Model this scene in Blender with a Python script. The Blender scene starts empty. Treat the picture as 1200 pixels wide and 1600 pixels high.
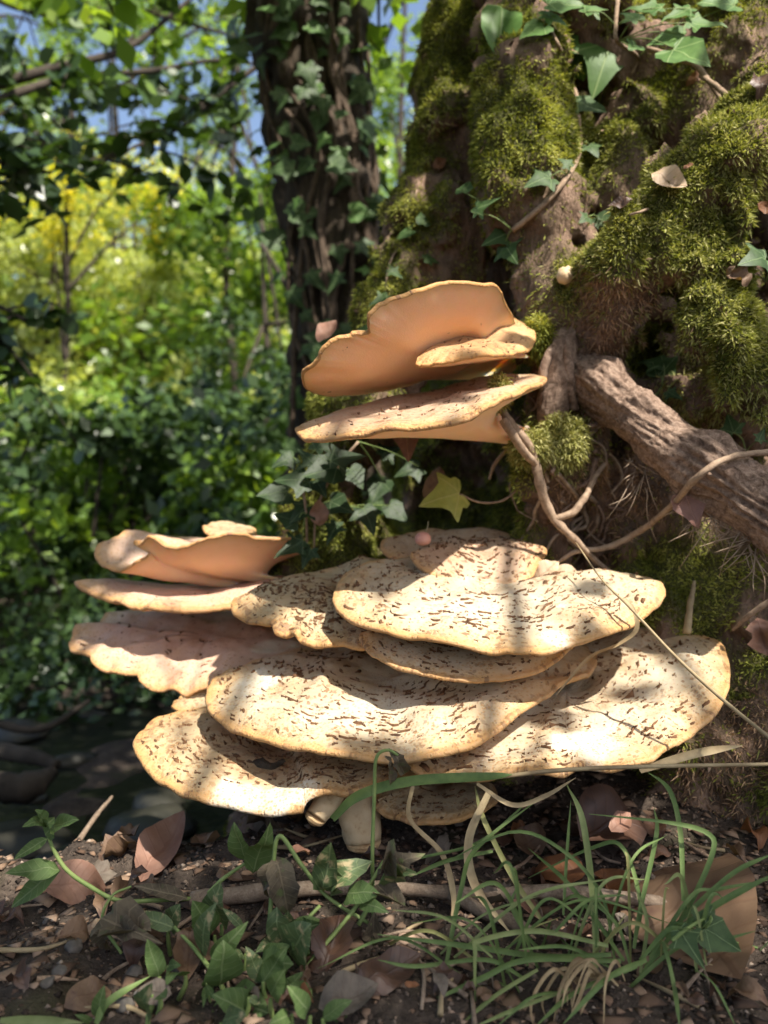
import bpy, math, random
import numpy as np
from mathutils import Vector, Matrix
from mathutils.bvhtree import BVHTree

# ------------------------------------------------------------------ camera, sky, sun, exposure
SC = bpy.context.scene
COL = SC.collection
CAM_H = 0.34
FPX = 1200.0                      # focal length in photograph pixels (1200 x 1600)
FOCUS, FSTOP = 0.68, 4.6
SUN_EL, SUN_AZ = math.radians(55), math.radians(35)   # azimuth: turned right from straight behind the camera
SUN_STRENGTH, SKY_STRENGTH, EXPOSURE = 4.2, 0.095, 1.42
SUNV = Vector((math.sin(SUN_AZ) * math.cos(SUN_EL), -math.cos(SUN_AZ) * math.cos(SUN_EL), math.sin(SUN_EL)))

cd = bpy.data.cameras.new('camera')
cam = bpy.data.objects.new('camera', cd)
COL.objects.link(cam)
cam.location = (0, 0, CAM_H)
cam.rotation_euler = (math.pi / 2, 0, 0)
cd.sensor_fit = 'VERTICAL'
cd.sensor_height = 36.0
cd.lens = 36.0 * FPX / 1600.0
cd.clip_start, cd.clip_end = 0.02, 400
cd.dof.use_dof = True
cd.dof.focus_distance = FOCUS
cd.dof.aperture_fstop = FSTOP
SC.camera = cam

W = bpy.data.worlds.new('World')
SC.world = W
W.use_nodes = True
wn = W.node_tree
sky = wn.nodes.new('ShaderNodeTexSky')
sky.sky_type = 'NISHITA'
sky.sun_disc = False
sky.sun_elevation = SUN_EL
sky.sun_rotation = math.atan2(SUNV.x, SUNV.y)
sky.air_density, sky.dust_density, sky.ozone_density = 1.0, 3.0, 0.6
bg = wn.nodes['Background']
bg.inputs[1].default_value = SKY_STRENGTH
wn.links.new(sky.outputs[0], bg.inputs[0])

sl = bpy.data.lights.new('sun', 'SUN')
sl.energy, sl.angle, sl.color = SUN_STRENGTH, math.radians(0.6), (1.0, 0.94, 0.84)
so = bpy.data.objects.new('sun', sl)
COL.objects.link(so)
so.rotation_euler = SUNV.to_track_quat('Z', 'Y').to_euler()

SC.view_settings.view_transform = 'Standard'
SC.view_settings.look = 'None'
SC.view_settings.gamma = 1.0
SC.view_settings.exposure = EXPOSURE
SC.view_settings.use_curve_mapping = False
SC.render.engine = 'CYCLES'
cy = SC.cycles
cy.use_denoising = True
cy.max_bounces, cy.diffuse_bounces, cy.glossy_bounces, cy.transmission_bounces = 7, 5, 3, 4
cy.sample_clamp_indirect = 6.0
cy.caustics_reflective = cy.caustics_refractive = False

# ------------------------------------------------------------------ helpers
RNG = np.random.default_rng(11)
rnd = random.Random(5)

def P(px, py, d):
    """photograph pixel + real distance -> world point"""
    return Vector(((px - 600) / FPX * d, d, CAM_H - (py - 800) / FPX * d))

def _hash(ix, iy, iz, seed):
    h = (ix.astype(np.int64) * 374761393 + iy.astype(np.int64) * 668265263 + iz.astype(np.int64) * 2147483647 + seed * 974634533) & 0xFFFFFFFF
    h = ((h ^ (h >> 13)) * 1274126177) & 0xFFFFFFFF
    h = (h ^ (h >> 16)) & 0xFFFFFFFF
    return h.astype(np.float32) / np.float32(2147483647.5) - np.float32(1)

def vnoise(p, scale=1.0, seed=0):
    q = np.asarray(p, dtype=np.float32) * np.float32(scale)
    i = np.floor(q)
    f = q - i
    f = f * f * f * (f * (f * 6 - 15) + 10)
    i = i.astype(np.int32)
    x, y, z = i[..., 0], i[..., 1], i[..., 2]
    fx, fy, fz = f[..., 0], f[..., 1], f[..., 2]
    r = 0
    for dx in (0, 1):
        for dy in (0, 1):
            for dz in (0, 1):
                w = (fx if dx else 1 - fx) * (fy if dy else 1 - fy) * (fz if dz else 1 - fz)
                r = r + w * _hash(x + dx, y + dy, z + dz, seed)
    return r

def fbm(p, scale=1.0, octs=3, seed=0):
    r, a = 0, 1.0
    for o in range(octs):
        r = r + a * vnoise(p, scale * 2.03 ** o, seed + 17 * o)
        a *= 0.5
    return r

def raw_mesh(name, verts, faces, smooth=True):
    """verts (N,3); faces: array (M,3) or (M,4), or a list of index lists"""
    me = bpy.data.meshes.new(name)
    if isinstance(faces, np.ndarray):
        verts = np.ascontiguousarray(verts, dtype=np.float32)
        k = faces.shape[1]
        me.vertices.add(len(verts))
        me.vertices.foreach_set('co', verts.ravel())
        me.loops.add(faces.size)
        me.loops.foreach_set('vertex_index', np.ascontiguousarray(faces, dtype=np.int32).ravel())
        me.polygons.add(len(faces))
        me.polygons.foreach_set('loop_start', np.arange(0, faces.size, k, dtype=np.int32))
        me.polygons.foreach_set('loop_total', np.full(len(faces), k, dtype=np.int32))
        me.update(calc_edges=True)
        me.validate()
    else:
        me.from_pydata([tuple(v) for v in verts], [], faces)
        me.update()
    if smooth:
        me.polygons.foreach_set('use_smooth', np.ones(len(me.polygons), dtype=bool))
    return me

def fattr(me, name, vals, domain='POINT'):
    a = me.attributes.new(name, 'FLOAT', domain)
    a.data.foreach_set('value', np.ascontiguousarray(vals, dtype=np.float32))

def uvattr(me, uv_per_vert):
    uvl = me.uv_layers.new(name='UVMap')
    li = np.zeros(len(me.loops), dtype=np.int32)
    me.loops.foreach_get('vertex_index', li)
    uvl.data.foreach_set('uv', np.ascontiguousarray(uv_per_vert, dtype=np.float32)[li].ravel())

def obj(name, me, mat=None, parent=None):
    o = bpy.data.objects.new(name, me)
    COL.objects.link(o)
    if mat is not None and me is not None and len(me.materials) == 0:
        me.materials.append(mat)
    if parent is not None:
        o.parent = parent
        if me is not None and parent.type == 'EMPTY':
            pass
    return o

def tag(o, label=None, cat=None, group=None, kind=None):
    if label: o['label'] = label
    if cat: o['category'] = cat
    if group: o['group'] = group
    if kind: o['kind'] = kind
    return o

def thing(name, label, cat, loc=(0, 0, 0), group=None):
    o = bpy.data.objects.new(name, None)
    COL.objects.link(o)
    o.empty_display_size = 0.02
    o.location = loc
    return tag(o, label, cat, group)

def off(verts, o):
    """world verts -> verts local to the (unrotated) parent o"""
    return np.asarray(verts, dtype=np.float32) - np.array(o.location, dtype=np.float32)

def catmull(pts, n, closed=False):
    p = np.asarray([tuple(v) for v in pts], dtype=np.float64)
    m = len(p)
    if closed:
        t = np.linspace(0, m, n, endpoint=False)
        i = np.floor(t).astype(int)
        g = lambda k: p[(i + k) % m]
    else:
        t = np.linspace(0, m - 1, n)
        i = np.minimum(np.floor(t).astype(int), m - 2)
        ext = np.vstack([2 * p[0] - p[1], p, 2 * p[-1] - p[-2]])
        g = lambda k: ext[i + k + 1]
    f = (t - i)[:, None]
    a, b, c, d = g(-1), g(0), g(1), g(2)
    return 0.5 * ((2 * b) + (c - a) * f + (2 * a - 5 * b + 4 * c - d) * f ** 2 + (3 * b - a - 3 * c + d) * f ** 3)

def tube_arrays(pts, radii, n=None, sides=8, bump=0.0, seed=0, bscale=60, grain=0.0):
    m = len(pts)
    n = n or max(6, m * 5)
    c = catmull(pts, n) if m > 2 else np.linspace(np.array(pts[0]), np.array(pts[1]), n)
    r = np.interp(np.linspace(0, 1, n), np.linspace(0, 1, len(radii)), radii)
    t = np.gradient(c, axis=0)
    t /= np.linalg.norm(t, axis=1, keepdims=True) + 1e-9
    up = np.array([0.13, 0.21, 0.97]) if abs(t[0, 2]) < 0.9 else np.array([0.97, 0.2, 0.1])
    u = np.zeros_like(c)
    prev = up
    for k in range(n):
        q = prev - t[k] * np.dot(prev, t[k])
        q /= np.linalg.norm(q) + 1e-9
        u[k] = q
        prev = q
    v = np.cross(t, u)
    a = np.linspace(0, 2 * np.pi, sides, endpoint=False)
    V = c[:, None, :] + (u[:, None, :] * np.cos(a)[None, :, None] + v[:, None, :] * np.sin(a)[None, :, None]) * r[:, None, None]
    if bump:
        nz = fbm(V, bscale, 2, seed)[..., None]
        V = V + (V - c[:, None, :]) * nz * bump
    if grain:
        sl_ = np.concatenate([[0], np.cumsum(np.linalg.norm(np.diff(c, axis=0), axis=1))])
        tw_ = a[None] + 2.0 * sl_[:, None]
        gq = np.stack([np.cos(tw_) * 4.5, np.sin(tw_) * 4.5, np.broadcast_to(sl_[:, None] * 15, tw_.shape)], -1)
        nz = (1 - 2.2 * np.abs(vnoise(gq, 1.0, seed + 40)) + 0.6 * vnoise(gq, 2.3, seed + 41) + 0.45 * vnoise(gq * [1, 1, 2.2], 5.0, seed + 42))[..., None]
        V = V + (V - c[:, None, :]) * nz * grain
    V = V.reshape(-1, 3)
    idx = np.arange(n * sides).reshape(n, sides)
    nx = np.roll(idx, -1, axis=1)
    F = np.stack([idx[:-1], nx[:-1], nx[1:], idx[1:]], axis=-1).reshape(-1, 4)
    s = len(V)
    V = np.vstack([V, c[0:1], c[-1:]])
    caps = [[s, nx[0, k], idx[0, k], idx[0, k]] for k in range(sides)] + [[s + 1, idx[-1, k], nx[-1, k], nx[-1, k]] for k in range(sides)]
    return V, F, [c_[:3] for c_ in caps]

def merge_tubes(list_of):
    Vs, Fs, base = [], [], 0
    for V, F, cps in list_of:
        Vs.append(V)
        Fs += (F + base).tolist() + [[i + base for i in c] for c in cps]
        base += len(V)
    return np.vstack(Vs), Fs

def tube(name, pts, radii, mat, parent=None, n=None, sides=8, bump=0.0, seed=0, bscale=60, grain=0.0):
    V, F = merge_tubes([tube_arrays(pts, radii, n, sides, bump, seed, bscale, grain)])
    if parent is not None: V = off(V, parent)
    return obj(name, raw_mesh(name, V, F), mat, parent)

# ------------------------------------------------------------------ materials
class NT:
    def __init__(s, name):
        s.m = bpy.data.materials.new(name)
        s.m.use_nodes = True
        s.t = s.m.node_tree
        s.b = s.t.nodes['Principled BSDF']
        s.out = s.t.nodes['Material Output']
    def n(s, typ, **kw):
        x = s.t.nodes.new('ShaderNode' + typ)
        for k, v in kw.items(): setattr(x, k, v)
        return x
    def l(s, a, b): s.t.links.new(a, b)
    def attr(s, name): return s.n('Attribute', attribute_name=name).outputs['Fac']
    def coord(s, which='Object'): return s.n('TexCoord').outputs[which]
    def noise(s, scale, detail=3, vec=None, rough=0.55, dist=0.0):
        x = s.n('TexNoise')
        x.inputs['Scale'].default_value = scale
        x.inputs['Detail'].default_value = detail
        x.inputs['Roughness'].default_value = rough
        x.inputs['Distortion'].default_value = dist
        s.l(vec if vec is not None else s.coord(), x.inputs['Vector'])
        return x.outputs['Fac']
    def ramp(s, fac, stops):
        x = s.n('ValToRGB')
        e = x.color_ramp.elements
        while len(e) < len(stops): e.new(0.5)
        for k, (p, c) in enumerate(stops):
            e[k].position = p
            e[k].color = (*c, 1) if len(c) == 3 else c
        s.l(fac, x.inputs['Fac'])
        return x.outputs['Color']
    def math(s, op, a, b=None, clamp=False):
        x = s.n('Math', operation=op)
        x.use_clamp = clamp
        for k, v in enumerate((a, b)):
            if v is None: continue
            if isinstance(v, (int, float)): x.inputs[k].default_value = v
            else: s.l(v, x.inputs[k])
        return x.outputs[0]
    def mix(s, fac, a, b, mode='MIX'):
        x = s.n('Mix', data_type='RGBA', blend_type=mode)
        for sock, v in ((x.inputs[0], fac), (x.inputs[6], a), (x.inputs[7], b)):
            if isinstance(v, (int, float)): sock.default_value = v
            elif isinstance(v, tuple): sock.default_value = (*v, 1)
            else: s.l(v, sock)
        return x.outputs[2]
    def maprange(s, v, a, b, c=0.0, d=1.0):
        x = s.n('MapRange')
        for k, q in zip((1, 2, 3, 4), (a, b, c, d)): x.inputs[k].default_value = q
        s.l(v, x.inputs[0])
        return x.outputs[0]
    def bump(s, h, strength=0.5, dist=0.002):
        x = s.n('Bump')
        x.inputs['Strength'].default_value = strength
        x.inputs['Distance'].default_value = dist
        s.l(h, x.inputs['Height'])
        s.l(x.outputs[0], s.b.inputs['Normal'])
    def col(s, c): s.l(c, s.b.inputs['Base Color'])
    def rough(s, r, spec=None):
        if isinstance(r, (int, float)): s.b.inputs['Roughness'].default_value = r
        else: s.l(r, s.b.inputs['Roughness'])
        if spec is not None: s.b.inputs['Specular IOR Level'].default_value = spec
    def sss(s, w, scale, rad=(1.0, 0.5, 0.25)):
        s.b.inputs['Subsurface Weight'].default_value = w
        s.b.inputs['Subsurface Scale'].default_value = scale
        s.b.inputs['Subsurface Radius'].default_value = rad
    def translucent(s, color, amount):
        tr = s.n('BsdfTranslucent')
        if isinstance(color, tuple): tr.inputs[0].default_value = (*color, 1)
        else: s.l(color, tr.inputs[0])
        mx = s.n('MixShader')
        mx.inputs[0].default_value = amount
        s.l(s.b.outputs[0], mx.inputs[1])
        s.l(tr.outputs[0], mx.inputs[2])
        s.l(mx.outputs[0], s.out.inputs['Surface'])

def mat_cap(name, cream, tan, brown, seed, speck=0.5, pink=0.0):
    m = NT(name)
    uv = m.coord('UV')                         # x = metres along the rim, y = metres from the centre
    u = m.attr('u')
    mp = m.n('Mapping')
    mp.inputs['Location'].default_value = (seed * 1.7, seed * 0.9, 0)
    mp.inputs['Scale'].default_value = (95, 210, 1)
    m.l(uv, mp.inputs['Vector'])
    wob = m.n('TexNoise'); wob.inputs['Scale'].default_value = 1.1
    m.l(mp.outputs[0], wob.inputs['Vector'])
    addv = m.n('VectorMath', operation='MULTIPLY_ADD')
    m.l(wob.outputs['Color'], addv.inputs[0]); addv.inputs[1].default_value = (1.6, 1.6, 0)
    m.l(mp.outputs[0], addv.inputs[2])
    vo = m.n('TexVoronoi', feature='F1'); vo.inputs['Scale'].default_value = 1.0
    m.l(addv.outputs[0], vo.inputs['Vector'])
    big = m.noise(14, 4)
    # fine speckles get denser towards the middle; rim tan
    thr = m.math('ADD', m.math('MULTIPLY', big, 0.45), speck - 0.25)
    sc = m.math('SUBTRACT', thr, vo.outputs['Distance'])
    sc = m.maprange(sc, -0.02, 0.08)
    rc = m.n('SeparateColor'); m.l(vo.outputs['Color'], rc.inputs[0])
    keep = m.maprange(rc.outputs[0], 0.25, 0.55)
    sc = m.math('MULTIPLY', m.math('MULTIPLY', sc, keep), m.maprange(m.noise(30, 3), 0.35, 0.6, 0.25, 1.0))
    mid = m.noise(45, 5, rough=0.7)
    base = m.mix(m.maprange(big, 0.35, 0.7), cream, tan)
    base = m.mix(m.math('MULTIPLY', m.maprange(mid, 0.45, 0.75), 0.45), base, tan)
    # radial fibres near the rim
    fm = m.n('Mapping'); fm.inputs['Scale'].default_value = (420, 30, 1); m.l(uv, fm.inputs['Vector'])
    fib = m.n('TexNoise'); fib.inputs['Scale'].default_value = 1.0; fib.inputs['Detail'].default_value = 3
    m.l(fm.outputs[0], fib.inputs['Vector'])
    rimf = m.math('MULTIPLY', m.maprange(u, 0.80, 1.0), m.maprange(fib.outputs['Fac'], 0.3, 0.7), )
    base = m.mix(m.math('MULTIPLY', m.maprange(u, 0.78, 1.0), m.maprange(mid, 0.3, 0.6, 0.1, 0.75)), base, (0.43, 0.26, 0.105))
    base = m.mix(m.math('MULTIPLY', rimf, 0.12), base, (0.50, 0.27, 0.085))
    base = m.mix(m.math('MULTIPLY', m.maprange(u, 0.95, 1.0), 0.6), base, (0.40, 0.20, 0.06))
    base = m.mix(m.math('MULTIPLY', m.attr('white'), m.maprange(mid, 0.3, 0.6, 0.2, 0.85)), base, (0.58, 0.53, 0.43))
    sfac = m.math('MULTIPLY', sc, m.math('SUBTRACT', 1.0, m.attr('white')))
    c = m.mix(m.math('MULTIPLY', sfac, 0.85), base, brown)
    v2 = m.n('TexVoronoi', feature='F1'); v2.inputs['Scale'].default_value = 330
    m.l(m.coord(), v2.inputs['Vector'])
    r2 = m.n('SeparateColor'); m.l(v2.outputs['Color'], r2.inputs[0])
    dens = m.math('ADD', m.maprange(u, 0.5, 1.0, 0.02, 0.7), m.math('MULTIPLY', m.math('SUBTRACT', m.noise(20, 3), 0.5), 1.2))
    on = m.maprange(m.math('SUBTRACT', dens, r2.outputs[1]), 0.0, 0.15)
    dot = m.math('MULTIPLY', on, m.maprange(v2.outputs['Distance'], 0.55, 0.30))
    c = m.mix(m.math('MULTIPLY', dot, 0.6), c, (0.36, 0.20, 0.075))
    st = m.maprange(m.noise(9, 4, rough=0.7), 0.5, 0.72)
    c = m.mix(m.math('MULTIPLY', st, 0.22), c, (0.42, 0.25, 0.10))
    dirt = m.noise(160, 2, rough=0.8)
    c = m.mix(m.math('MULTIPLY', m.maprange(dirt, 0.68, 0.74), 0.75), c, (0.05, 0.03, 0.02))
    m.col(c)
    m.rough(0.62, 0.35)
    m.sss(0.25, 0.006)
    h = m.math('ADD', m.math('MULTIPLY', fib.outputs['Fac'], 0.12), m.math('ADD', mid, m.math('MULTIPLY', sc, 0.5)))
    m.bump(m.math('ADD', h, m.math('MULTIPLY', dot, -0.3)), 0.6, 0.0025)
    return m.m

def mat_pore(name, c1, c2):
    m = NT(name)
    big = m.noise(16, 4)
    fine = m.n('TexVoronoi'); fine.inputs['Scale'].default_value = 700
    m.l(m.coord(), fine.inputs['Vector'])
    c = m.mix(m.maprange(big, 0.3, 0.7), c1, c2)
    c = m.mix(m.math('MULTIPLY', m.maprange(fine.outputs['Distance'], 0.35, 0.0), 0.25), c, (0.45, 0.24, 0.12))
    sp = m.noise(95, 2)
    c = m.mix(m.math('MULTIPLY', m.maprange(sp, 0.735, 0.76), 0.8), c, (0.10, 0.05, 0.025))
    c = m.mix(m.math('MULTIPLY', m.maprange(m.attr('u'), 0.92, 1.0), 0.5), c, (0.62, 0.33, 0.12))
    m.col(c); m.rough(0.7, 0.3); m.sss(0.8, 0.022, (1.0, 0.42, 0.16))
    m.bump(fine.outputs['Distance'], 0.25, 0.0012)
    return m.m

def mat_bark(name, stops, scale=30, stretch=(1, 1, 0.25), bump=0.9, dist=0.006, moss=None):
    m = NT(name)
    mp = m.n('Mapping'); mp.inputs['Scale'].default_value = stretch
    m.l(m.coord(), mp.inputs['Vector'])
    a = m.noise(scale, 6, mp.outputs[0], 0.65, 0.6)
    b = m.noise(scale * 6, 4, mp.outputs[0], 0.7)
    f = m.math('ADD', m.math('MULTIPLY', a, 0.7), m.math('MULTIPLY', b, 0.3))
    c = m.ramp(f, stops)
    if moss:
        c = m.mix(m.math('MULTIPLY', m.attr('moss'), 0.85), c, moss)
    m.col(c); m.rough(0.9, 0.2)
    m.bump(f, bump, dist)
    return m.m

def mat_rnd(name, stops, trans=0.35, rough=0.5, spec=0.4, tcol=None, noise_scale=None):
    """per-face random attribute drives the tone (leaf to leaf difference)"""
    m = NT(name)
    f = m.attr('rnd')
    if noise_scale:
        f = m.math('ADD', m.math('MULTIPLY', f, 0.45), m.math('MULTIPLY', m.maprange(m.noise(noise_scale, 2), 0.3, 0.7), 0.55))
    c = m.ramp(f, stops)
    m.col(c); m.rough(rough, spec)
    if trans:
        tc = m.mix(1.0, c, tcol or (1.9, 1.8, 0.6), 'MULTIPLY')
        m.translucent(tc, trans)
    return m.m

def mat_leaf(name, base, dark, vein, palm=False, trans=0.25, rough=0.45, spec=0.45, spots=None, blotch=12, veinw=0.018, nlat=7):
    m = NT(name)
    uv = m.n('SeparateXYZ'); m.l(m.coord('UV'), uv.inputs[0])
    x, y = uv.outputs[0], uv.outputs[1]
    ax = m.math('ABSOLUTE', x)
    info = m.n('ObjectInfo')
    mp = m.n('VectorMath', operation='ADD')
    m.l(m.coord('UV'), mp.inputs[0]); m.l(info.outputs['Location'], mp.inputs[1])
    nz = m.noise(3.5, 5, mp.outputs[0], 0.65)
    v0 = m.maprange(ax, veinw, veinw * 0.4)
    if palm:
        ang = m.math('ARCTAN2', ax, y)
        rr = m.math('SQRT', m.math('ADD', m.math('MULTIPLY', x, x), m.math('MULTIPLY', y, y)))
        vs = v0
        for a in (0.95, 1.9):
            dd = m.math('MULTIPLY', m.math('ABSOLUTE', m.math('SUBTRACT', ang, a)), rr)
            vs = m.math('MAXIMUM', vs, m.maprange(dd, veinw, veinw * 0.3))
    else:
        lat = m.math('FRACT', m.math('MULTIPLY', m.math('SUBTRACT', y, m.math('MULTIPLY', ax, 0.75)), nlat))
        lat = m.math('ABSOLUTE', m.math('SUBTRACT', lat, 0.5))
        vs = m.math('MAXIMUM', v0, m.math('MULTIPLY', m.maprange(lat, 0.09, 0.02), 0.55))
    c = m.mix(m.maprange(nz, 0.3, 0.7), dark, base)
    c = m.mix(m.math('MULTIPLY', info.outputs['Random'], 0.35), c, dark)
    c = m.mix(m.math('MULTIPLY', vs, 0.6), c, vein)
    if spots:
        s2 = m.noise(blotch, 3, mp.outputs[0])
        c = m.mix(m.maprange(s2, 0.56, 0.66), c, spots)
    m.col(c); m.rough(rough, spec)
    m.bump(m.math('ADD', m.math('MULTIPLY', vs, -0.6), nz), 0.5, 0.0015)
    if trans:
        m.translucent(m.mix(1.0, c, (1.6, 1.5, 0.6), 'MULTIPLY'), trans)
    return m.m

def mat_plain(name, stops, scale=40, rough=0.8, spec=0.3, bump=0.5, dist=0.002, stretch=(1, 1, 1), trans=0):
    m = NT(name)
    mp = m.n('Mapping'); mp.inputs['Scale'].default_value = stretch
    m.l(m.coord(), mp.inputs['Vector'])
    a = m.noise(scale, 5, mp.outputs[0], 0.65)
    c = m.ramp(a, stops)
    m.col(c); m.rough(rough, spec); m.bump(a, bump, dist)
    if trans: m.translucent(c, trans)
    return m.m

CREAM, TAN, BRN = (0.47, 0.41, 0.31), (0.36, 0.27, 0.165), (0.17, 0.09, 0.045)
M = {}
M['cap_a'] = mat_cap('cap_cream', CREAM, TAN, BRN, 1, 0.42)
M['cap_b'] = mat_cap('cap_speckled', (0.42, 0.335, 0.215), (0.31, 0.215, 0.12), (0.17, 0.09, 0.045), 2, 0.55)
M['cap_c'] = mat_cap('cap_peach', (0.46, 0.335, 0.235), (0.35, 0.225, 0.14), (0.18, 0.085, 0.045), 3, 0.45)
M['cap_d'] = mat_cap('cap_orange', (0.46, 0.29, 0.15), (0.34, 0.18, 0.08), (0.15, 0.07, 0.035), 4, 0.42)
M['cap_e'] = mat_cap('cap_pink', (0.52, 0.36, 0.27), (0.42, 0.265, 0.19), (0.22, 0.10, 0.06), 5, 0.32)
M['pore'] = mat_pore('pore_cream', (0.74, 0.55, 0.36), (0.68, 0.46, 0.27))
M['pore_peach'] = mat_pore('pore_peach', (0.82, 0.52, 0.33), (0.75, 0.45, 0.26))  # peach of bounced and transmitted light is also put into this colour
M['scale'] = mat_plain('scale_brown', [(0.3, (0.05, 0.024, 0.011)), (0.7, (0.17, 0.08, 0.034))], 90, 0.8)
M['stub'] = mat_plain('stub_flesh', [(0.3, (0.30, 0.17, 0.075)), (0.45, (0.50, 0.37, 0.22)), (0.8, (0.58, 0.46, 0.30))], 70, 0.7)
M['bark'] = mat_bark('bark_mossy', [(0.25, (0.035, 0.024, 0.018)), (0.45, (0.13, 0.085, 0.06)), (0.62, (0.27, 0.175, 0.125)), (0.8, (0.44, 0.30, 0.22))], 34, (1, 1, 0.35), 1.0, 0.02, moss=(0.06, 0.07, 0.015))
M['bark_dark'] = mat_bark('bark_dark', [(0.3, (0.010, 0.008, 0.006)), (0.5, (0.04, 0.03, 0.021)), (0.8, (0.13, 0.10, 0.07))], 22, (1, 1, 0.15), 1.0, 0.02)
M['root'] = mat_bark('bark_root', [(0.32, (0.05, 0.035, 0.028)), (0.45, (0.19, 0.125, 0.09)), (0.58, (0.34, 0.24, 0.18)), (0.75, (0.50, 0.38, 0.29))], 130, (1, 1, 1), 1.0, 0.006)
M['vine_dark'] = mat_bark('vine_dark', [(0.3, (0.03, 0.022, 0.016)), (0.5, (0.085, 0.06, 0.043)), (0.8, (0.19, 0.14, 0.10))], 60, (1, 1, 1), 0.8, 0.004)
M['vine'] = mat_bark('vine_bark', [(0.3, (0.10, 0.065, 0.045)), (0.5, (0.27, 0.19, 0.13)), (0.8, (0.42, 0.32, 0.23))], 120, (1, 1, 1), 0.7, 0.0015)
M['rootlet'] = mat_plain('rootlet', [(0.3, (0.18, 0.12, 0.08)), (0.8, (0.42, 0.33, 0.24))], 90)
M['fibre'] = mat_rnd('dead_moss', [(0.0, (0.12, 0.065, 0.035)), (0.5, (0.30, 0.185, 0.11)), (1.0, (0.44, 0.30, 0.19))], 0.15, 0.8, 0.2)
M['moss'] = mat_rnd('moss', [(0.0, (0.03, 0.042, 0.008)), (0.38, (0.14, 0.16, 0.025)), (0.7, (0.33, 0.34, 0.07)), (1.0, (0.55, 0.52, 0.18))], 0.3, 0.75, 0.2, (1.3, 1.3, 0.6), 22)
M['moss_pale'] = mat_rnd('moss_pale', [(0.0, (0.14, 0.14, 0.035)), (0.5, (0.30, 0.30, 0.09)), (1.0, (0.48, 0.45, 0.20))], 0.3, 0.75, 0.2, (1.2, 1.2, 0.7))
M['ivy'] = mat_leaf('ivy_leaf', (0.065, 0.115, 0.035), (0.028, 0.055, 0.018), (0.22, 0.30, 0.14), True, 0.25, 0.5, 0.25)
M['ivy_pale'] = mat_leaf('ivy_leaf_pale', (0.115, 0.215, 0.05), (0.06, 0.13, 0.03), (0.30, 0.40, 0.16), True, 0.35, 0.5, 0.3)
M['ivy_yellow'] = mat_leaf('ivy_leaf_yellow', (0.36, 0.36, 0.08), (0.22, 0.25, 0.05), (0.45, 0.42, 0.16), True, 0.4, 0.5, 0.4)
M['herb'] = mat_leaf('herb_leaf', (0.11, 0.165, 0.055), (0.06, 0.10, 0.032), (0.20, 0.25, 0.12), False, 0.2, 0.65, 0.2)
M['herb_sick'] = mat_leaf('herb_leaf_spotted', (0.10, 0.14, 0.055), (0.05, 0.08, 0.03), (0.22, 0.27, 0.13), False, 0.2, 0.55, 0.35, (0.33, 0.27, 0.15), 5)
M['withered'] = mat_leaf('withered_leaf', (0.16, 0.13, 0.085), (0.045, 0.035, 0.026), (0.22, 0.18, 0.12), False, 0.1, 0.8, 0.2, (0.10, 0.115, 0.05), 4)
DEAD = {
 'tan': mat_leaf('dead_leaf_tan', (0.20, 0.125, 0.075), (0.11, 0.065, 0.04), (0.13, 0.07, 0.04), False, 0.15, 0.6, 0.35, (0.11, 0.06, 0.04), 5),
 'brown': mat_leaf('dead_leaf_brown', (0.10, 0.05, 0.03), (0.05, 0.026, 0.017), (0.06, 0.03, 0.02), False, 0.1, 0.5, 0.45, (0.05, 0.028, 0.02), 6),
 'pink': mat_leaf('dead_leaf_pink', (0.32, 0.18, 0.125), (0.20, 0.105, 0.072), (0.22, 0.11, 0.075), False, 0.2, 0.6, 0.35, (0.24, 0.12, 0.08), 5),
 'grey': mat_leaf('dead_leaf_grey', (0.17, 0.14, 0.11), (0.085, 0.068, 0.055), (0.12, 0.09, 0.07), False, 0.1, 0.75, 0.25, (0.09, 0.065, 0.05), 4),
 'orange': mat_leaf('dead_leaf_orange', (0.24, 0.10, 0.04), (0.13, 0.055, 0.025), (0.14, 0.06, 0.03), False, 0.25, 0.55, 0.35, (0.16, 0.07, 0.03), 5),
}
M['dead_ivy'] = mat_leaf('dead_ivy_leaf', (0.23, 0.105, 0.07), (0.12, 0.05, 0.035), (0.30, 0.16, 0.11), True, 0.15, 0.5, 0.45)
M['cream_leaf'] = mat_leaf('cream_leaf', (0.62, 0.47, 0.33), (0.50, 0.35, 0.23), (0.35, 0.22, 0.14), False, 0.25, 0.55, 0.4)
M['grass'] = mat_plain('grass_blade', [(0.3, (0.065, 0.11, 0.035)), (0.55, (0.13, 0.19, 0.06)), (0.8, (0.23, 0.29, 0.11))], 30, 0.6, 0.25, 0.2, 0.001, (1, 1, 1), 0.25)
M['grass_pale'] = mat_plain('grass_blade_pale', [(0.3, (0.12, 0.16, 0.05)), (0.7, (0.27, 0.31, 0.13))], 30, 0.6, 0.25, 0.2, 0.001, (1, 1, 1), 0.25)
M['straw'] = mat_plain('straw', [(0.3, (0.20, 0.14, 0.075)), (0.7, (0.42, 0.33, 0.19))], 40, 0.65, 0.3, 0.3, 0.001, (1, 1, 1), 0.15)
M['stem'] = mat_plain('green_stem', [(0.3, (0.09, 0.14, 0.04)), (0.7, (0.22, 0.28, 0.09))], 50, 0.6, 0.3)
M['dry_stem'] = mat_plain('dry_stem', [(0.3, (0.12, 0.10, 0.06)), (0.7, (0.27, 0.25, 0.15))], 60, 0.8, 0.2)
M['stick'] = mat_bark('stick_bark', [(0.3, (0.06, 0.04, 0.03)), (0.5, (0.19, 0.14, 0.10)), (0.8, (0.36, 0.29, 0.22))], 90, (1, 1, 1), 0.8, 0.002)
M['soil'] = None
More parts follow.
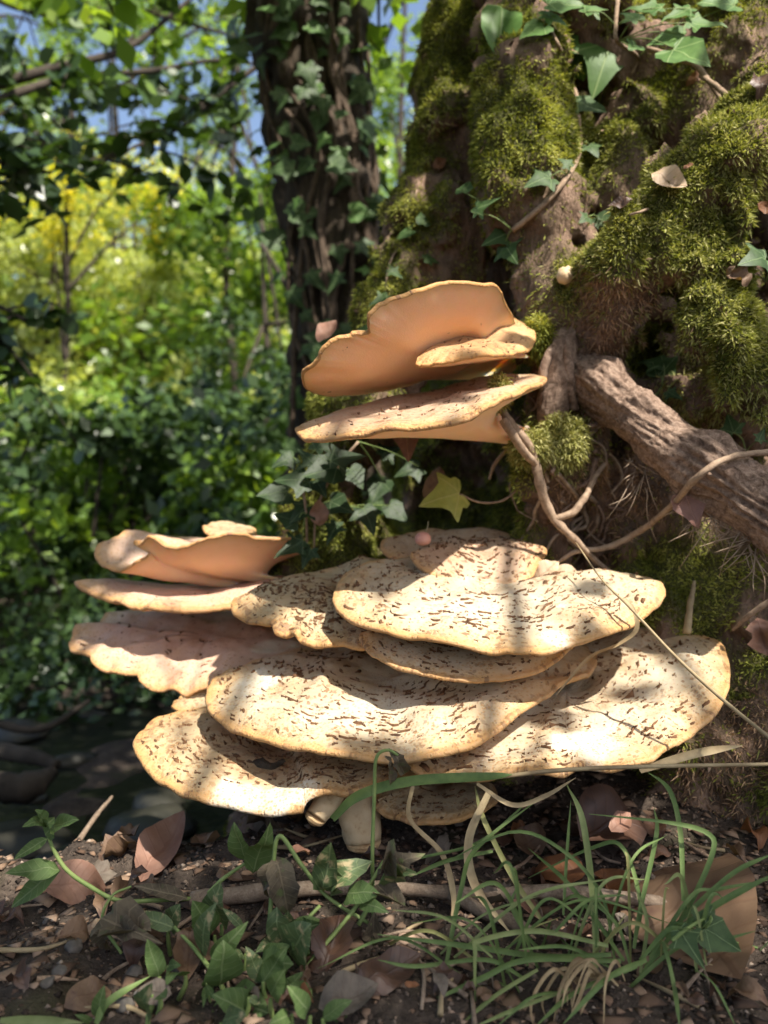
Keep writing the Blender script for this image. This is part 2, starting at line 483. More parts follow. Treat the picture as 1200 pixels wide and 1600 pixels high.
M['stone'] = mat_plain('stone', [(0.3, (0.05, 0.043, 0.038)), (0.5, (0.10, 0.088, 0.075)), (0.8, (0.18, 0.16, 0.14))], 45, 0.8, 0.4, 0.6, 0.003)
M['stone_wet'] = mat_plain('stone_wet', [(0.3, (0.012, 0.012, 0.009)), (0.8, (0.045, 0.042, 0.03))], 20, 0.5, 0.3, 0.5, 0.004)
M['crumb'] = mat_rnd('soil_crumb', [(0.0, (0.02, 0.015, 0.012)), (0.6, (0.075, 0.055, 0.042)), (0.9, (0.17, 0.13, 0.10)), (1.0, (0.30, 0.24, 0.19))], 0, 0.95, 0.15)
M['chip'] = mat_rnd('litter_chip', [(0.0, (0.05, 0.03, 0.02)), (0.5, (0.16, 0.10, 0.065)), (0.85, (0.20, 0.135, 0.09)), (1.0, (0.30, 0.21, 0.15))], 0, 0.85, 0.2)
M['bg_leaf'] = mat_rnd('wood_leaf', [(0.0, (0.04, 0.085, 0.015)), (0.5, (0.15, 0.25, 0.04)), (1.0, (0.36, 0.45, 0.08))], 0.45, 0.28, 0.6, (1.7, 1.6, 0.5), 0.7)
M['bg_pale'] = mat_rnd('pale_leaf', [(0.0, (0.14, 0.19, 0.05)), (0.5, (0.34, 0.40, 0.12)), (1.0, (0.55, 0.58, 0.26))], 0.45, 0.28, 0.7, (1.6, 1.5, 0.6), 0.9)
M['bg_yellow'] = mat_rnd('yellow_leaf', [(0.0, (0.25, 0.30, 0.03)), (0.5, (0.50, 0.49, 0.045)), (1.0, (0.70, 0.62, 0.08))], 0.5, 0.5, 0.4, (1.4, 1.3, 0.5))
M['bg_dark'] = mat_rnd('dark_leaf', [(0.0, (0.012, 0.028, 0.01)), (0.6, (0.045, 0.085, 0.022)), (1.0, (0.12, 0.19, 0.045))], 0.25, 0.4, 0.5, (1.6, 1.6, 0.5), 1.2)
M['limb'] = mat_plain('limb_bark', [(0.3, (0.02, 0.016, 0.012)), (0.8, (0.085, 0.068, 0.052))], 12, 0.9, 0.2)
def _soil():
    m = NT('forest_soil')
    a = m.noise(22, 6, rough=0.7); b = m.noise(140, 4, rough=0.75)
    f = m.math('ADD', m.math('MULTIPLY', a, 0.55), m.math('MULTIPLY', b, 0.45))
    c = m.ramp(f, [(0.3, (0.016, 0.012, 0.010)), (0.5, (0.055, 0.042, 0.033)), (0.68, (0.12, 0.092, 0.072)), (0.85, (0.22, 0.175, 0.14))])
    g = m.noise(7, 3)
    c = m.mix(m.math('MULTIPLY', m.maprange(g, 0.55, 0.7), 0.5), c, (0.05, 0.055, 0.018))
    m.col(c); m.rough(0.95, 0.15); m.bump(f, 1.0, 0.012)
    return m.m
M['soil'] = _soil()
def _water():
    m = NT('stream_water')
    m.col(m.mix(m.noise(5, 2), (0.006, 0.008, 0.007), (0.018, 0.018, 0.012)))
    m.rough(0.3, 0.12)
    m.bump(m.noise(16, 3, dist=0.5), 0.5, 0.015)
    return m.m
M['water'] = _water()
def _web():
    m = NT('cobweb_silk')
    m.b.inputs['Base Color'].default_value = (0.55, 0.55, 0.55, 1)
    m.rough(0.4, 0.5)
    return m.m
M['web'] = _web()

# ------------------------------------------------------------------ the setting: ground, stream
def smooth(a, b, x):
    t = np.clip((x - a) / (b - a), 0, 1)
    return t * t * (3 - 2 * t)

def ground_h(x, y):
    x = np.asarray(x, dtype=np.float64); y = np.asarray(y, dtype=np.float64)
    p = np.stack([x, y, np.zeros_like(x)], -1)
    near = 0.012 * fbm(p, 7, 3, 3) + 0.005 * fbm(p, 45, 2, 5)
    h = near + 0.035 * smooth(0.05, 0.5, x) * smooth(0.6, 0.9, y)
    h = h - 0.03 * smooth(-0.1, -0.5, x) + 0.018 * fbm(p, 13, 2, 55) * smooth(0.0, -0.25, x) * smooth(.55, .75, y)
    edge = 0.79 + np.clip(x + 0.16, 0, 5) * 3.2 + 0.06 * vnoise(p, 5, 9) + 0.025 * vnoise(p, 19, 10)
    drop = smooth(0, 0.34, y - edge)
    left = smooth(-0.7, -1.2, x) * 0
    h = h * (1 - drop) + (-0.33 + 0.05 * fbm(p, 3, 3, 7)) * drop
    far = smooth(2.35, 3.3, y + 0.25 * vnoise(p, 1.3, 21))
    rise = 0.30 * far + np.clip(y - 3.0, 0, 60) * 0.085 + 0.25 * fbm(p, 0.35, 3, 31) * smooth(3, 8, y)
    h = h + drop * rise
    h = h + (1 - drop) * smooth(1.6, 4, y) * 0.3
    return h

def ground_z(x, y):
    i = int(np.clip(np.searchsorted(gx, x) - 1, 0, len(gx) - 2)); j = int(np.clip(np.searchsorted(gy, y) - 1, 0, len(gy) - 2))
    a = (x - gx[i]) / (gx[i + 1] - gx[i]); b = (y - gy[j]) / (gy[j + 1] - gy[j])
    return float((GZ[j, i] * (1 - a) + GZ[j, i + 1] * a) * (1 - b) + (GZ[j + 1, i] * (1 - a) + GZ[j + 1, i + 1] * a) * b)

gx = np.concatenate([np.linspace(-80, -6, 16), np.linspace(-5.5, -1.3, 24), np.linspace(-1.2, 1.2, 230), np.linspace(1.3, 5.5, 24), np.linspace(6, 80, 16)])
gy = np.concatenate([np.linspace(-40, -2, 10), np.linspace(-1.6, 0.25, 24), np.linspace(0.26, 1.7, 190), np.linspace(1.73, 5, 70), np.linspace(5.4, 140, 50)])
GX, GY = np.meshgrid(gx, gy, indexing='xy')
GZ = ground_h(GX, GY)
GV = np.stack([GX, GY, GZ], -1).reshape(-1, 3)
idx = np.arange(len(GV)).reshape(len(gy), len(gx))
GF = np.stack([idx[:-1, :-1], idx[:-1, 1:], idx[1:, 1:], idx[1:, :-1]], -1).reshape(-1, 4)
g = obj('ground', raw_mesh('ground', GV, GF), M['soil'])
tag(g, kind='structure')
wx = np.linspace(-9, 1.4, 60); wy = np.linspace(0.9, 3.2, 24)
WX, WY = np.meshgrid(wx, wy, indexing='xy')
WV = np.stack([WX, WY, np.full_like(WX, -0.285)], -1).reshape(-1, 3)
idx = np.arange(len(WV)).reshape(len(wy), len(wx))
w = obj('stream', raw_mesh('stream', WV, np.stack([idx[:-1, :-1], idx[:-1, 1:], idx[1:, 1:], idx[1:, :-1]], -1).reshape(-1, 4)), M['water'])
tag(w, kind='structure')

# ------------------------------------------------------------------ the old mossy tree (distance field -> mesh)
def A(px, py, d): return np.array(P(px, py, d))
CAPS = []
def chain(pts, rs):
    for (a, b, r0, r1) in zip(pts[:-1], pts[1:], rs[:-1], rs[1:]): CAPS.append((np.array(a), np.array(b), r0, r1))
chain([(0.42, 1.55, -0.3), (0.44, 1.58, 0.35), (0.47, 1.66, 1.6)], [0.50, 0.43, 0.37])
# left buttress
chain([A(735, -60, 1.30), A(722, 80, 1.26), A(694, 230, 1.21), A(672, 350, 1.18), A(640, 470, 1.16), A(575, 640, 1.13), A(520, 800, 1.14), A(495, 960, 1.17), A(485, 1200, 1.18), A(470, 1500, 1.18)], [0.05, 0.05, 0.055, 0.06, 0.062, 0.065, 0.07, 0.09, 0.11, 0.14])
# valley bark strip between the buttresses
chain([A(745, 150, 1.26), A(735, 330, 1.18), A(690, 450, 1.15)], [0.04, 0.045, 0.05])
# central mossy column
chain([A(800, -80, 1.20), A(815, 60, 1.12), A(832, 150, 1.06), A(825, 250, 1.03), A(835, 360, 1.02), A(848, 450, 1.00), A(852, 540, 1.00), A(868, 660, 1.0), A(862, 760, 1.0), A(850, 850, 1.02)], [0.06, 0.06, 0.065, 0.066, 0.055, 0.048, 0.042, 0.045, 0.04, 0.05])
# knobbly right side
for (px, py, d, r) in [(925, 250, 1.08, 0.06), (985, 190, 1.07, 0.05), (960, 300, 1.05, 0.05), (1060, 165, 1.08, 0.05), (1005, 110, 1.1, 0.05), (1120, 120, 1.06, 0.06), (890, 330, 1.07, 0.05), (1160, 40, 1.08, 0.07), (930, 20, 1.12, 0.05), (720, 340, 1.17, 0.045), (672, 205, 1.18, 0.03), (735, 250, 1.19, 0.03), (1140, 420, 1.04, 0.08), (1080, 600, 1.02, 0.09), (1170, 560, 0.98, 0.09), (1010, 560, 1.03, 0.07)]:
    c = A(px, py, d); CAPS.append((c, c + np.array([0.0, 0.05, -0.04]), r, r))
# mossy root arching in from the right, forking
chain([A(1330, 130, 0.96), A(1220, 190, 0.92), A(1150, 262, 0.89), A(1085, 322, 0.88), A(1020, 385, 0.89), A(955, 420, 0.91), A(915, 440, 0.96)], [0.06, 0.055, 0.05, 0.045, 0.045, 0.045, 0.03])
chain([A(1085, 340, 0.89), A(1105, 420, 0.875), A(1125, 500, 0.865), A(1165, 590, 0.85), A(1220, 690, 0.84)], [0.036, 0.032, 0.03, 0.03, 0.03])
# clump of dead moss under the fork, and column below
chain([A(985, 420, 0.955), A(955, 475, 0.955), A(935, 530, 0.97)], [0.05, 0.045, 0.03])
chain([A(880, 640, 0.98), A(890, 720, 0.97), A(870, 800, 0.98)], [0.035, 0.04, 0.03])
# root flare and bank on the right under the bare root
chain([A(960, 800, 1.06), A(1090, 880, 1.04), A(1180, 1000, 1.0), A(1210, 1200, 0.93)], [0.09, 0.11, 0.13, 0.13])
chain([A(1010, 900, 1.06), A(1100, 1080, 0.98), A(1120, 1250, 0.90)], [0.11, 0.12, 0.09])
chain([A(1250, 900, 0.98), A(1280, 1200, 0.88)], [0.12, 0.14])
# heartwood behind the fungi
chain([A(650, 900, 1.24), A(700, 1050, 1.18), A(760, 1250, 1.10), A(720, 1500, 1.15)], [0.12, 0.14, 0.14, 0.16])

H = 0.0085
lo = np.array([-0.26, 0.70, -0.36]); hi = np.array([0.95, 1.75, 1.36])
dims = np.ceil((hi - lo) / H).astype(int)
ax_ = [lo[k] + H * np.arange(dims[k]) for k in range(3)]
G = np.stack(np.meshgrid(*[a.astype(np.float32) for a in ax_], indexing='ij'), -1)
F_ = np.full(G.shape[:3], 1e3, dtype=np.float32)
KS = 0.032
for (a, b, r0, r1) in CAPS:
    rm = max(r0, r1) + 0.09
    l_ = np.clip(np.floor((np.minimum(a, b) - rm - lo) / H).astype(int), 0, dims)
    h_ = np.clip(np.ceil((np.maximum(a, b) + rm - lo) / H).astype(int), 0, dims)
    if (h_ - l_ <= 1).any(): continue
    s = tuple(slice(l_[k], h_[k]) for k in range(3))
    g_ = G[s]
    ba = (b - a).astype(np.float32)
    pa = g_ - a.astype(np.float32)
    t = np.clip((pa @ ba) / (ba @ ba + 1e-9), 0, 1)
    dd = np.linalg.norm(pa - t[..., None] * ba, axis=-1) - (r0 + (r1 - r0) * t)
    f0 = np.minimum(F_[s], 1.0)
    hh = np.clip(0.5 + 0.5 * (dd - f0) / KS, 0, 1)
    F_[s] = np.where(F_[s] > 10, dd, dd * (1 - hh) + f0 * hh - KS * hh * (1 - hh))
near = np.abs(F_) < 0.30
gp = None
stretch = np.array([1, 1, 0.45], dtype=np.float32)
for (a, b, r0) in [(A(690, 755, 1.02), A(690, 770, 1.30), .10), (A(760, 720, 1.04), A(730, 770, 1.25), .08), (A(600, 740, 1.08), A(640, 770, 1.3), .06), (A(1010, 560, .99), A(1010, 540, 1.06), .03), (A(1155, 420, .98), A(1160, 410, 1.04), .035), (A(760, 440, 1.06), A(780, 560, 1.1), .05), (A(755, 20, 1.14), A(757, 260, 1.12), .028), (A(920, 120, 1.04), A(960, 165, 1.03), .03), (A(1065, 500, .965), A(1085, 545, .97), .03), (A(1165, 370, .955), A(1195, 450, .95), .05), (A(1000, 300, .98), A(1060, 250, .97), .032), (A(1030, 470, .955), A(1075, 540, .95), .04), (A(1010, 335, 1.0), A(960, 350, 1.02), .028), (A(900, 400, 1.0), A(905, 470, 1.0), .022), (A(1045, 240, 1.02), A(1090, 215, 1.02), .025), (A(1060, 40, 1.05), A(1100, 100, 1.05), .03)]:   # hollows
    ba = (b - a).astype(np.float32); pa = G[near] - a.astype(np.float32)
    t = np.clip((pa @ ba) / (ba @ ba), 0, 1)
    dd = r0 - np.linalg.norm(pa - t[:, None] * ba, axis=-1)
    F_[near] = np.maximum(F_[near], dd)
near = np.abs(F_) < 0.08
gp = G[near]
rid = 1 - 2 * np.abs(vnoise(gp * np.array([1, 1, .35], dtype=np.float32), 22, 12))
F_[near] += (0.014 * vnoise(gp, 12, 1) + 0.010 * rid + 0.014 * vnoise(gp * stretch, 30, 2) + 0.009 * vnoise(gp, 55, 4) + 0.006 * vnoise(gp, 95, 6)).astype(np.float32)

def surface_nets(f, lo, h):
    nx, ny, nz = f.shape
    ins = f < 0
    cnt = np.zeros((nx - 1, ny - 1, nz - 1), dtype=np.int8)
    offs = [(i, j, k) for i in (0, 1) for j in (0, 1) for k in (0, 1)]
    for (i, j, k) in offs: cnt += ins[i:nx - 1 + i, j:ny - 1 + j, k:nz - 1 + k]
    act = (cnt > 0) & (cnt < 8)
    ci = np.argwhere(act)
    vid = np.full(act.shape, -1, dtype=np.int32)
    vid[act] = np.arange(len(ci))
    vals = np.stack([f[ci[:, 0] + i, ci[:, 1] + j, ci[:, 2] + k] for (i, j, k) in offs], 1)
    pos = np.zeros((len(ci), 3)); n = np.zeros(len(ci))
    for a in range(8):
        for ax in range(3):
            oa = offs[a]
            if oa[ax]: continue
            ob = list(oa); ob[ax] = 1
            b = offs.index(tuple(ob))
            fa, fb = vals[:, a], vals[:, b]
            cr = (fa < 0) != (fb < 0)
            t = np.where(cr, fa / (fa - fb + 1e-12), 0)
            p = np.tile(np.array(oa, dtype=float), (len(ci), 1)); p[:, ax] += t
            pos += p * cr[:, None]; n += cr
    V = lo + h * (ci + pos / n[:, None])
    quads = []
    for ax in range(3):
        s0 = [slice(None)] * 3; s1 = [slice(None)] * 3
        s0[ax] = slice(0, -1); s1[ax] = slice(1, None)
        d = ins[tuple(s0)].astype(np.int8) - ins[tuple(s1)]
        e = np.argwhere(d != 0)
        sg = d[tuple(e.T)]
        o1, o2 = [(1, 2), (2, 0), (0, 1)][ax]
        ok = (e[:, o1] > 0) & (e[:, o2] > 0) & (e[:, o1] < f.shape[o1] - 1) & (e[:, o2] < f.shape[o2] - 1)
        e, sg = e[ok], sg[ok]
        def cell(a, b):
            c = e.copy(); c[:, o1] += a; c[:, o2] += b
            return vid[tuple(c.T)]
        q = np.stack([cell(-1, -1), cell(0, -1), cell(0, 0), cell(-1, 0)], 1)
        q[sg < 0] = q[sg < 0][:, ::-1]
        quads.append(q)
    return V, np.vstack(quads)

TV, TF = surface_nets(F_, lo, H)
del G, F_
tree = thing('old_tree', 'massive old moss-covered tree base with spreading buttress roots that the bracket fungi grow on', 'tree', (0.42, 1.5, 0.0))
tme = raw_mesh('trunk', off(TV, tree), TF)
TN = np.zeros(len(TV) * 3, dtype=np.float32)
tme.vertices.foreach_get('normal', TN)
TN = TN.reshape(-1, 3)

def blobmask(p, blobs):
    r = np.zeros(len(p))
    for (px, py, d, rad) in blobs:
        c = A(px, py, d)
        r = np.maximum(r, 1 - smooth(rad * 0.55, rad * 1.25, np.linalg.norm(p - c, axis=1) + rad * 0.35 * vnoise(p, 40, 77)))
    return r
BARE = [(735, 330, 1.13, 0.05), (755, 280, 1.14, 0.035), (700, 400, 1.08, 0.05), (740, 210, 1.18, 0.06), (850, 600, 0.96, 0.05), (880, 500, 0.95, 0.025), (900, 780, 0.95, 0.07), (960, 720, 0.98, 0.09), (1000, 790, 0.98, 0.06), (930, 860, 0.98, 0.05), (955, 480, 0.91, 0.05), (980, 520, 0.93, 0.04),
        (700, 760, 1.1, 0.12), (640, 700, 1.1, 0.1), (1170, 350, 0.97, 0.05), (1150, 430, 0.96, 0.06), (1010, 330, 1.0, 0.035), (1090, 280, 1.0, 0.03), (1130, 700, 0.92, 0.05), (1040, 620, 0.95, 0.05), (1160, 1150, 0.8, 0.07), (1190, 960, 0.86, 0.05), (1080, 1270, 0.82, 0.07), (780, 520, 1.05, 0.08), (680, 200, 1.14, 0.02), (830, 90, 1.04, 0.03)]
MOSSY = [(830, 200, 0.98, 0.09), (830, 330, 0.97, 0.06), (850, 450, 0.95, 0.05), (1000, 390, 0.9, 0.07), (1100, 310, 0.9, 0.07), (1160, 250, 0.9, 0.07), (1120, 480, 0.9, 0.05), (1160, 590, 0.88, 0.06), (980, 260, 1.0, 0.09), (930, 250, 1.02, 0.07), (1150, 130, 1.0, 0.1), (660, 210, 1.13, 0.06), (650, 320, 1.08, 0.08), (620, 420, 1.05, 0.07), (690, 60, 1.2, 0.1), (1060, 880, 0.95, 0.09), (1120, 930, 0.92, 0.08), (880, 690, 0.94, 0.04), (740, 420, 1.08, 0.05), (510, 780, 1.03, .1), (470, 880, 1.0, .1)]
mn = fbm(TV, 11, 3, 41)
mask = np.clip(smooth(-0.22, 0.14, mn) * 0.9 + blobmask(TV, MOSSY), 0, 1) * (1 - 0.9 * blobmask(TV, BARE))
def poly_dist(p, pts):
    r_ = np.full(len(p), 9.0)
    for a_, b_ in zip(pts[:-1], pts[1:]):
        t_ = np.clip(((p - a_) @ (b_ - a_)) / ((b_ - a_) @ (b_ - a_)), 0, 1)
        r_ = np.minimum(r_, np.linalg.norm(p - a_ - t_[:, None] * (b_ - a_), axis=1))
    return r_
ROOT_LINES = [[A(1330, 130, 0.96), A(1220, 190, 0.92), A(1150, 262, 0.89), A(1085, 322, 0.88), A(1020, 385, 0.89), A(955, 420, 0.91)], [A(1085, 340, 0.89), A(1105, 420, 0.875), A(1125, 500, 0.865), A(1165, 590, 0.85), A(1220, 690, 0.84)]]
rd = np.minimum(poly_dist(TV, ROOT_LINES[0]), poly_dist(TV, ROOT_LINES[1]))
onroot = 1 - smooth(0.058, 0.075, rd + 0.012 * vnoise(TV, 45, 8))
beside = smooth(0.06, 0.08, rd) * (1 - smooth(0.13, 0.19, rd))
mask = np.maximum(mask * (1 - 0.85 * beside), onroot * (1 - blobmask(TV, [(955, 480, 0.91, 0.05), (980, 520, 0.93, 0.04)])))
mask *= smooth(-0.75, -0.15, TN[:, 2])
fattr(tme, 'moss', mask)
obj('trunk', tme, M['bark'], tree)
TREE_BVH = BVHTree.FromPolygons([tuple(v) for v in TV], TF.tolist())

# sample moss sprigs over the front of the tree
q0, q1, q2, q3 = (TV[TF[:, k]] for k in range(4))
areas = 0.5 * np.linalg.norm(np.cross(q2 - q0, q3 - q1), axis=1)
fc = (q0 + q2) * 0.5
fn = TN[TF].mean(1)
toc = np.array([0, 0, CAM_H]) - fc
toc /= np.linalg.norm(toc, axis=1, keepdims=True)
facing = (fn * toc).sum(1)
fpx = 600 + fc[:, 0] / fc[:, 1] * FPX; fpy = 800 - (fc[:, 2] - CAM_H) / fc[:, 1] * FPX
wgt = areas * smooth(-0.35, 0.1, facing) * (fpx < 1420) * (fpy > -220) * (fpy < 1500)

def sprigs(n, weight, lmin, lmax, width, droop, spread, seed, segs=3):
    r = np.random.default_rng(seed)
    f = r.choice(len(TF), n, p=weight / weight.sum())
    a, b = r.random(n)[:, None], r.random(n)[:, None]
    p = (q0[f] * (1 - a) + q1[f] * a) * (1 - b) + (q3[f] * (1 - a) + q2[f] * a) * b
    nn = fn[f]
    flow = np.stack([vnoise(p, 30, 5), vnoise(p, 30, 6), vnoise(p, 30, 7)], -1)
    dirv = nn * 0.75 + flow * 0.55 + r.normal(0, spread, (n, 3)) + np.array([0, 0, -droop * 0.4])
    dirv /= np.linalg.norm(dirv, axis=1, keepdims=True)
    L = r.uniform(lmin, lmax, n)[:, None]
    side = np.cross(dirv, r.normal(0, 1, (n, 3))); side /= np.linalg.norm(side, axis=1, keepdims=True)
    bend = np.array([0, 0, -1.0]) * droop + r.normal(0, 0.25, (n, 3))
    V = []
    for k in range(segs):
        t = k / (segs - 0.0)
        c = p - nn * 0.001 + dirv * L * t + bend * L * t * t * 0.5
        wd = width * (1 - 0.55 * t) * (0.6 if k == 0 else 1.0)
        V += [c - side * wd, c + side * wd]
    V.append(p + dirv * L + bend * L * 0.5)
    m = 2 * segs + 1
    V = np.stack(V, 1).reshape(-1, 3)
    base = np.arange(n)[:, None] * m
    T = []
    for k in range(segs - 1):
        i = 2 * k
        T += [[i, i + 1, i + 3], [i, i + 3, i + 2]]
    T.append([2 * segs - 2, 2 * segs - 1, 2 * segs])
    T = np.array(T)
    Fc = (base[:, :, None] + T[None]).reshape(-1, 3)
    return V, Fc, np.repeat(r.random(n), len(T)), p

def sprig_obj(name, n, weight, mat, lmin, lmax, width, droop, spread, seed, parent):
    V, Fc, rv, p = sprigs(n, weight, lmin, lmax, width, droop, spread, seed)
    me = raw_mesh(name, off(V, parent), Fc)
    fattr(me, 'rnd', rv, 'FACE')
    o = obj(name, me, mat, parent)
    o['kind'] = 'stuff'
    return o
fmask = mask[TF].mean(1)
hump = smooth(-0.1, 0.8, fn[:, 2])
sprig_obj('moss', 600000, wgt * (fmask ** 1.3 + 0.015), M['moss'], 0.0035, 0.009, 0.0010, 0.5, 0.75, 1, tree)
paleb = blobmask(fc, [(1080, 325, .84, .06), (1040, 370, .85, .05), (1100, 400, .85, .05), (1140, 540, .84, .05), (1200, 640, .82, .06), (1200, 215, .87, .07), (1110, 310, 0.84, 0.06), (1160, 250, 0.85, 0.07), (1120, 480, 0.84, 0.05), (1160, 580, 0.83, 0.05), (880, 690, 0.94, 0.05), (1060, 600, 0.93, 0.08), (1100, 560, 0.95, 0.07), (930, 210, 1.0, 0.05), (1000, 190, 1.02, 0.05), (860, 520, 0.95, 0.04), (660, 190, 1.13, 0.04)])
paleb = np.maximum(paleb * .5, onroot[TF].mean(1) * smooth(-.5, .3, fn[:, 2]))  # paler moss on upward root faces puts sunlight into the colour
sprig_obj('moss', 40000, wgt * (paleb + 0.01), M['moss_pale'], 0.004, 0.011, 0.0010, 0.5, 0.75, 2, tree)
fibb = blobmask(fc, [(955, 480, 0.91, 0.055), (985, 505, 0.93, 0.045), (940, 520, 0.94, 0.04), (930, 450, 0.92, 0.03), (900, 690, 0.94, 0.04), (910, 760, 0.95, 0.05), (960, 760, 0.97, 0.06), (1170, 1150, 0.82, 0.06), (1120, 1200, 0.84, 0.06)])
sprig_obj('dead_moss', 16000, wgt * (fibb + 0.012), M['fibre'], 0.004, 0.012, 0.0008, 0.7, 1.8, 3, tree)

sprig_obj('bark_litter', 2600, wgt * (0.15 + hump), M['chip'], 0.004, 0.013, 0.0022, 0.3, 1.5, 9, tree)
# bare roots of the old tree (parts)
tube('root', [P(890, 530, 1.0), P(908, 565, 0.965), P(950, 615, 0.92), P(1010, 665, 0.88), P(1080, 712, 0.85), P(1150, 765, 0.82), P(1240, 830, 0.79)], [0.020, 0.027, 0.031, 0.033, 0.031, 0.034, 0.039], M['root'], tree, 260, 130, 0.26, 3, 20, 0.085)
tube('root', [P(885, 490, 0.985), P(878, 545, 0.95), P(872, 600, 0.94), P(862, 660, 0.945), P(858, 730, 0.96)], [0.016, 0.019, 0.021, 0.017, 0.014], M['root'], tree, 70, 36, 0.12, 4, 25, 0.08)
tube('root', [P(893, 515, 0.945), P(888, 560, 0.925), P(893, 610, 0.925), P(898, 640, 0.935)], [0.006, 0.006, 0.0065, 0.005], M['root'], tree, 30, 10, 0.12, 5, 90)
tube('root', [P(890, 520, 0.95), P(860, 550, 0.93), P(848, 585, 0.93), P(850, 620, 0.94)], [0.005, 0.0055, 0.006, 0.005], M['root'], tree, 30, 10, 0.12, 6, 90)
# hair rootlets hanging from the bare root
tubes = []
for k in range(70):
    t = rnd.choice([.15, .2, .5, .55, .6, .8, .9, .95]) + rnd.gauss(0, .04)
    px = 960 + t * 240 + rnd.uniform(-10, 10); py = 700 + t * 150 + rnd.uniform(-5, 35); d = 0.885 - 0.085 * t
    L = 14 + 75 * rnd.random() ** 2
    dx = rnd.uniform(-55, 45)
    tubes.append(tube_arrays([P(px, py, d), P(px + dx * 0.5 + rnd.uniform(-8, 8), py + L * 0.5, d - 0.008), P(px + dx, py + L * rnd.uniform(0.7, 1.0), d + rnd.uniform(-0.015, 0.02))], [0.0007, 0.0005, 0.0003], 7, 4))
V, Fc = merge_tubes(tubes)
o = obj('rootlets', raw_mesh('rootlets', off(V, tree), Fc), M['rootlet'], tree)
o['kind'] = 'stuff'

for k in range(26):            # tangle of thin roots beside and under the bare root
    px, py = rnd.uniform(815, 960), rnd.uniform(600, 800)
    pts = []
    for j in range(5):
        dv = (P(px, py, 1.0) - cam.location).normalized()
        loc, n_, _, _ = TREE_BVH.ray_cast(cam.location, dv)
        pts.append((loc + n_ * rnd.uniform(-.002, .012)) if loc is not None and loc.y < 1.12 else P(px, py, .98))
        px += rnd.uniform(-32, 32); py += rnd.uniform(5, 38)
    r0 = rnd.uniform(.0011, .0034)
    tube('thin_root', pts, [r0, r0 * .9, r0 * .5], M['root' if k % 2 else 'rootlet'], tree, 34, 7, .2, k, 120)
def hit(px, py, fallback=1.05):
    """where the sight line of this photograph pixel meets the old tree"""
    dv = (P(px, py, 1.0) - cam.location).normalized()
    loc, n, i, ds = TREE_BVH.ray_cast(cam.location, dv)
    if loc is None: return P(px, py, fallback), Vector((0, -1, 0))
    if n.dot(dv) > 0: n = -n
    return loc, n

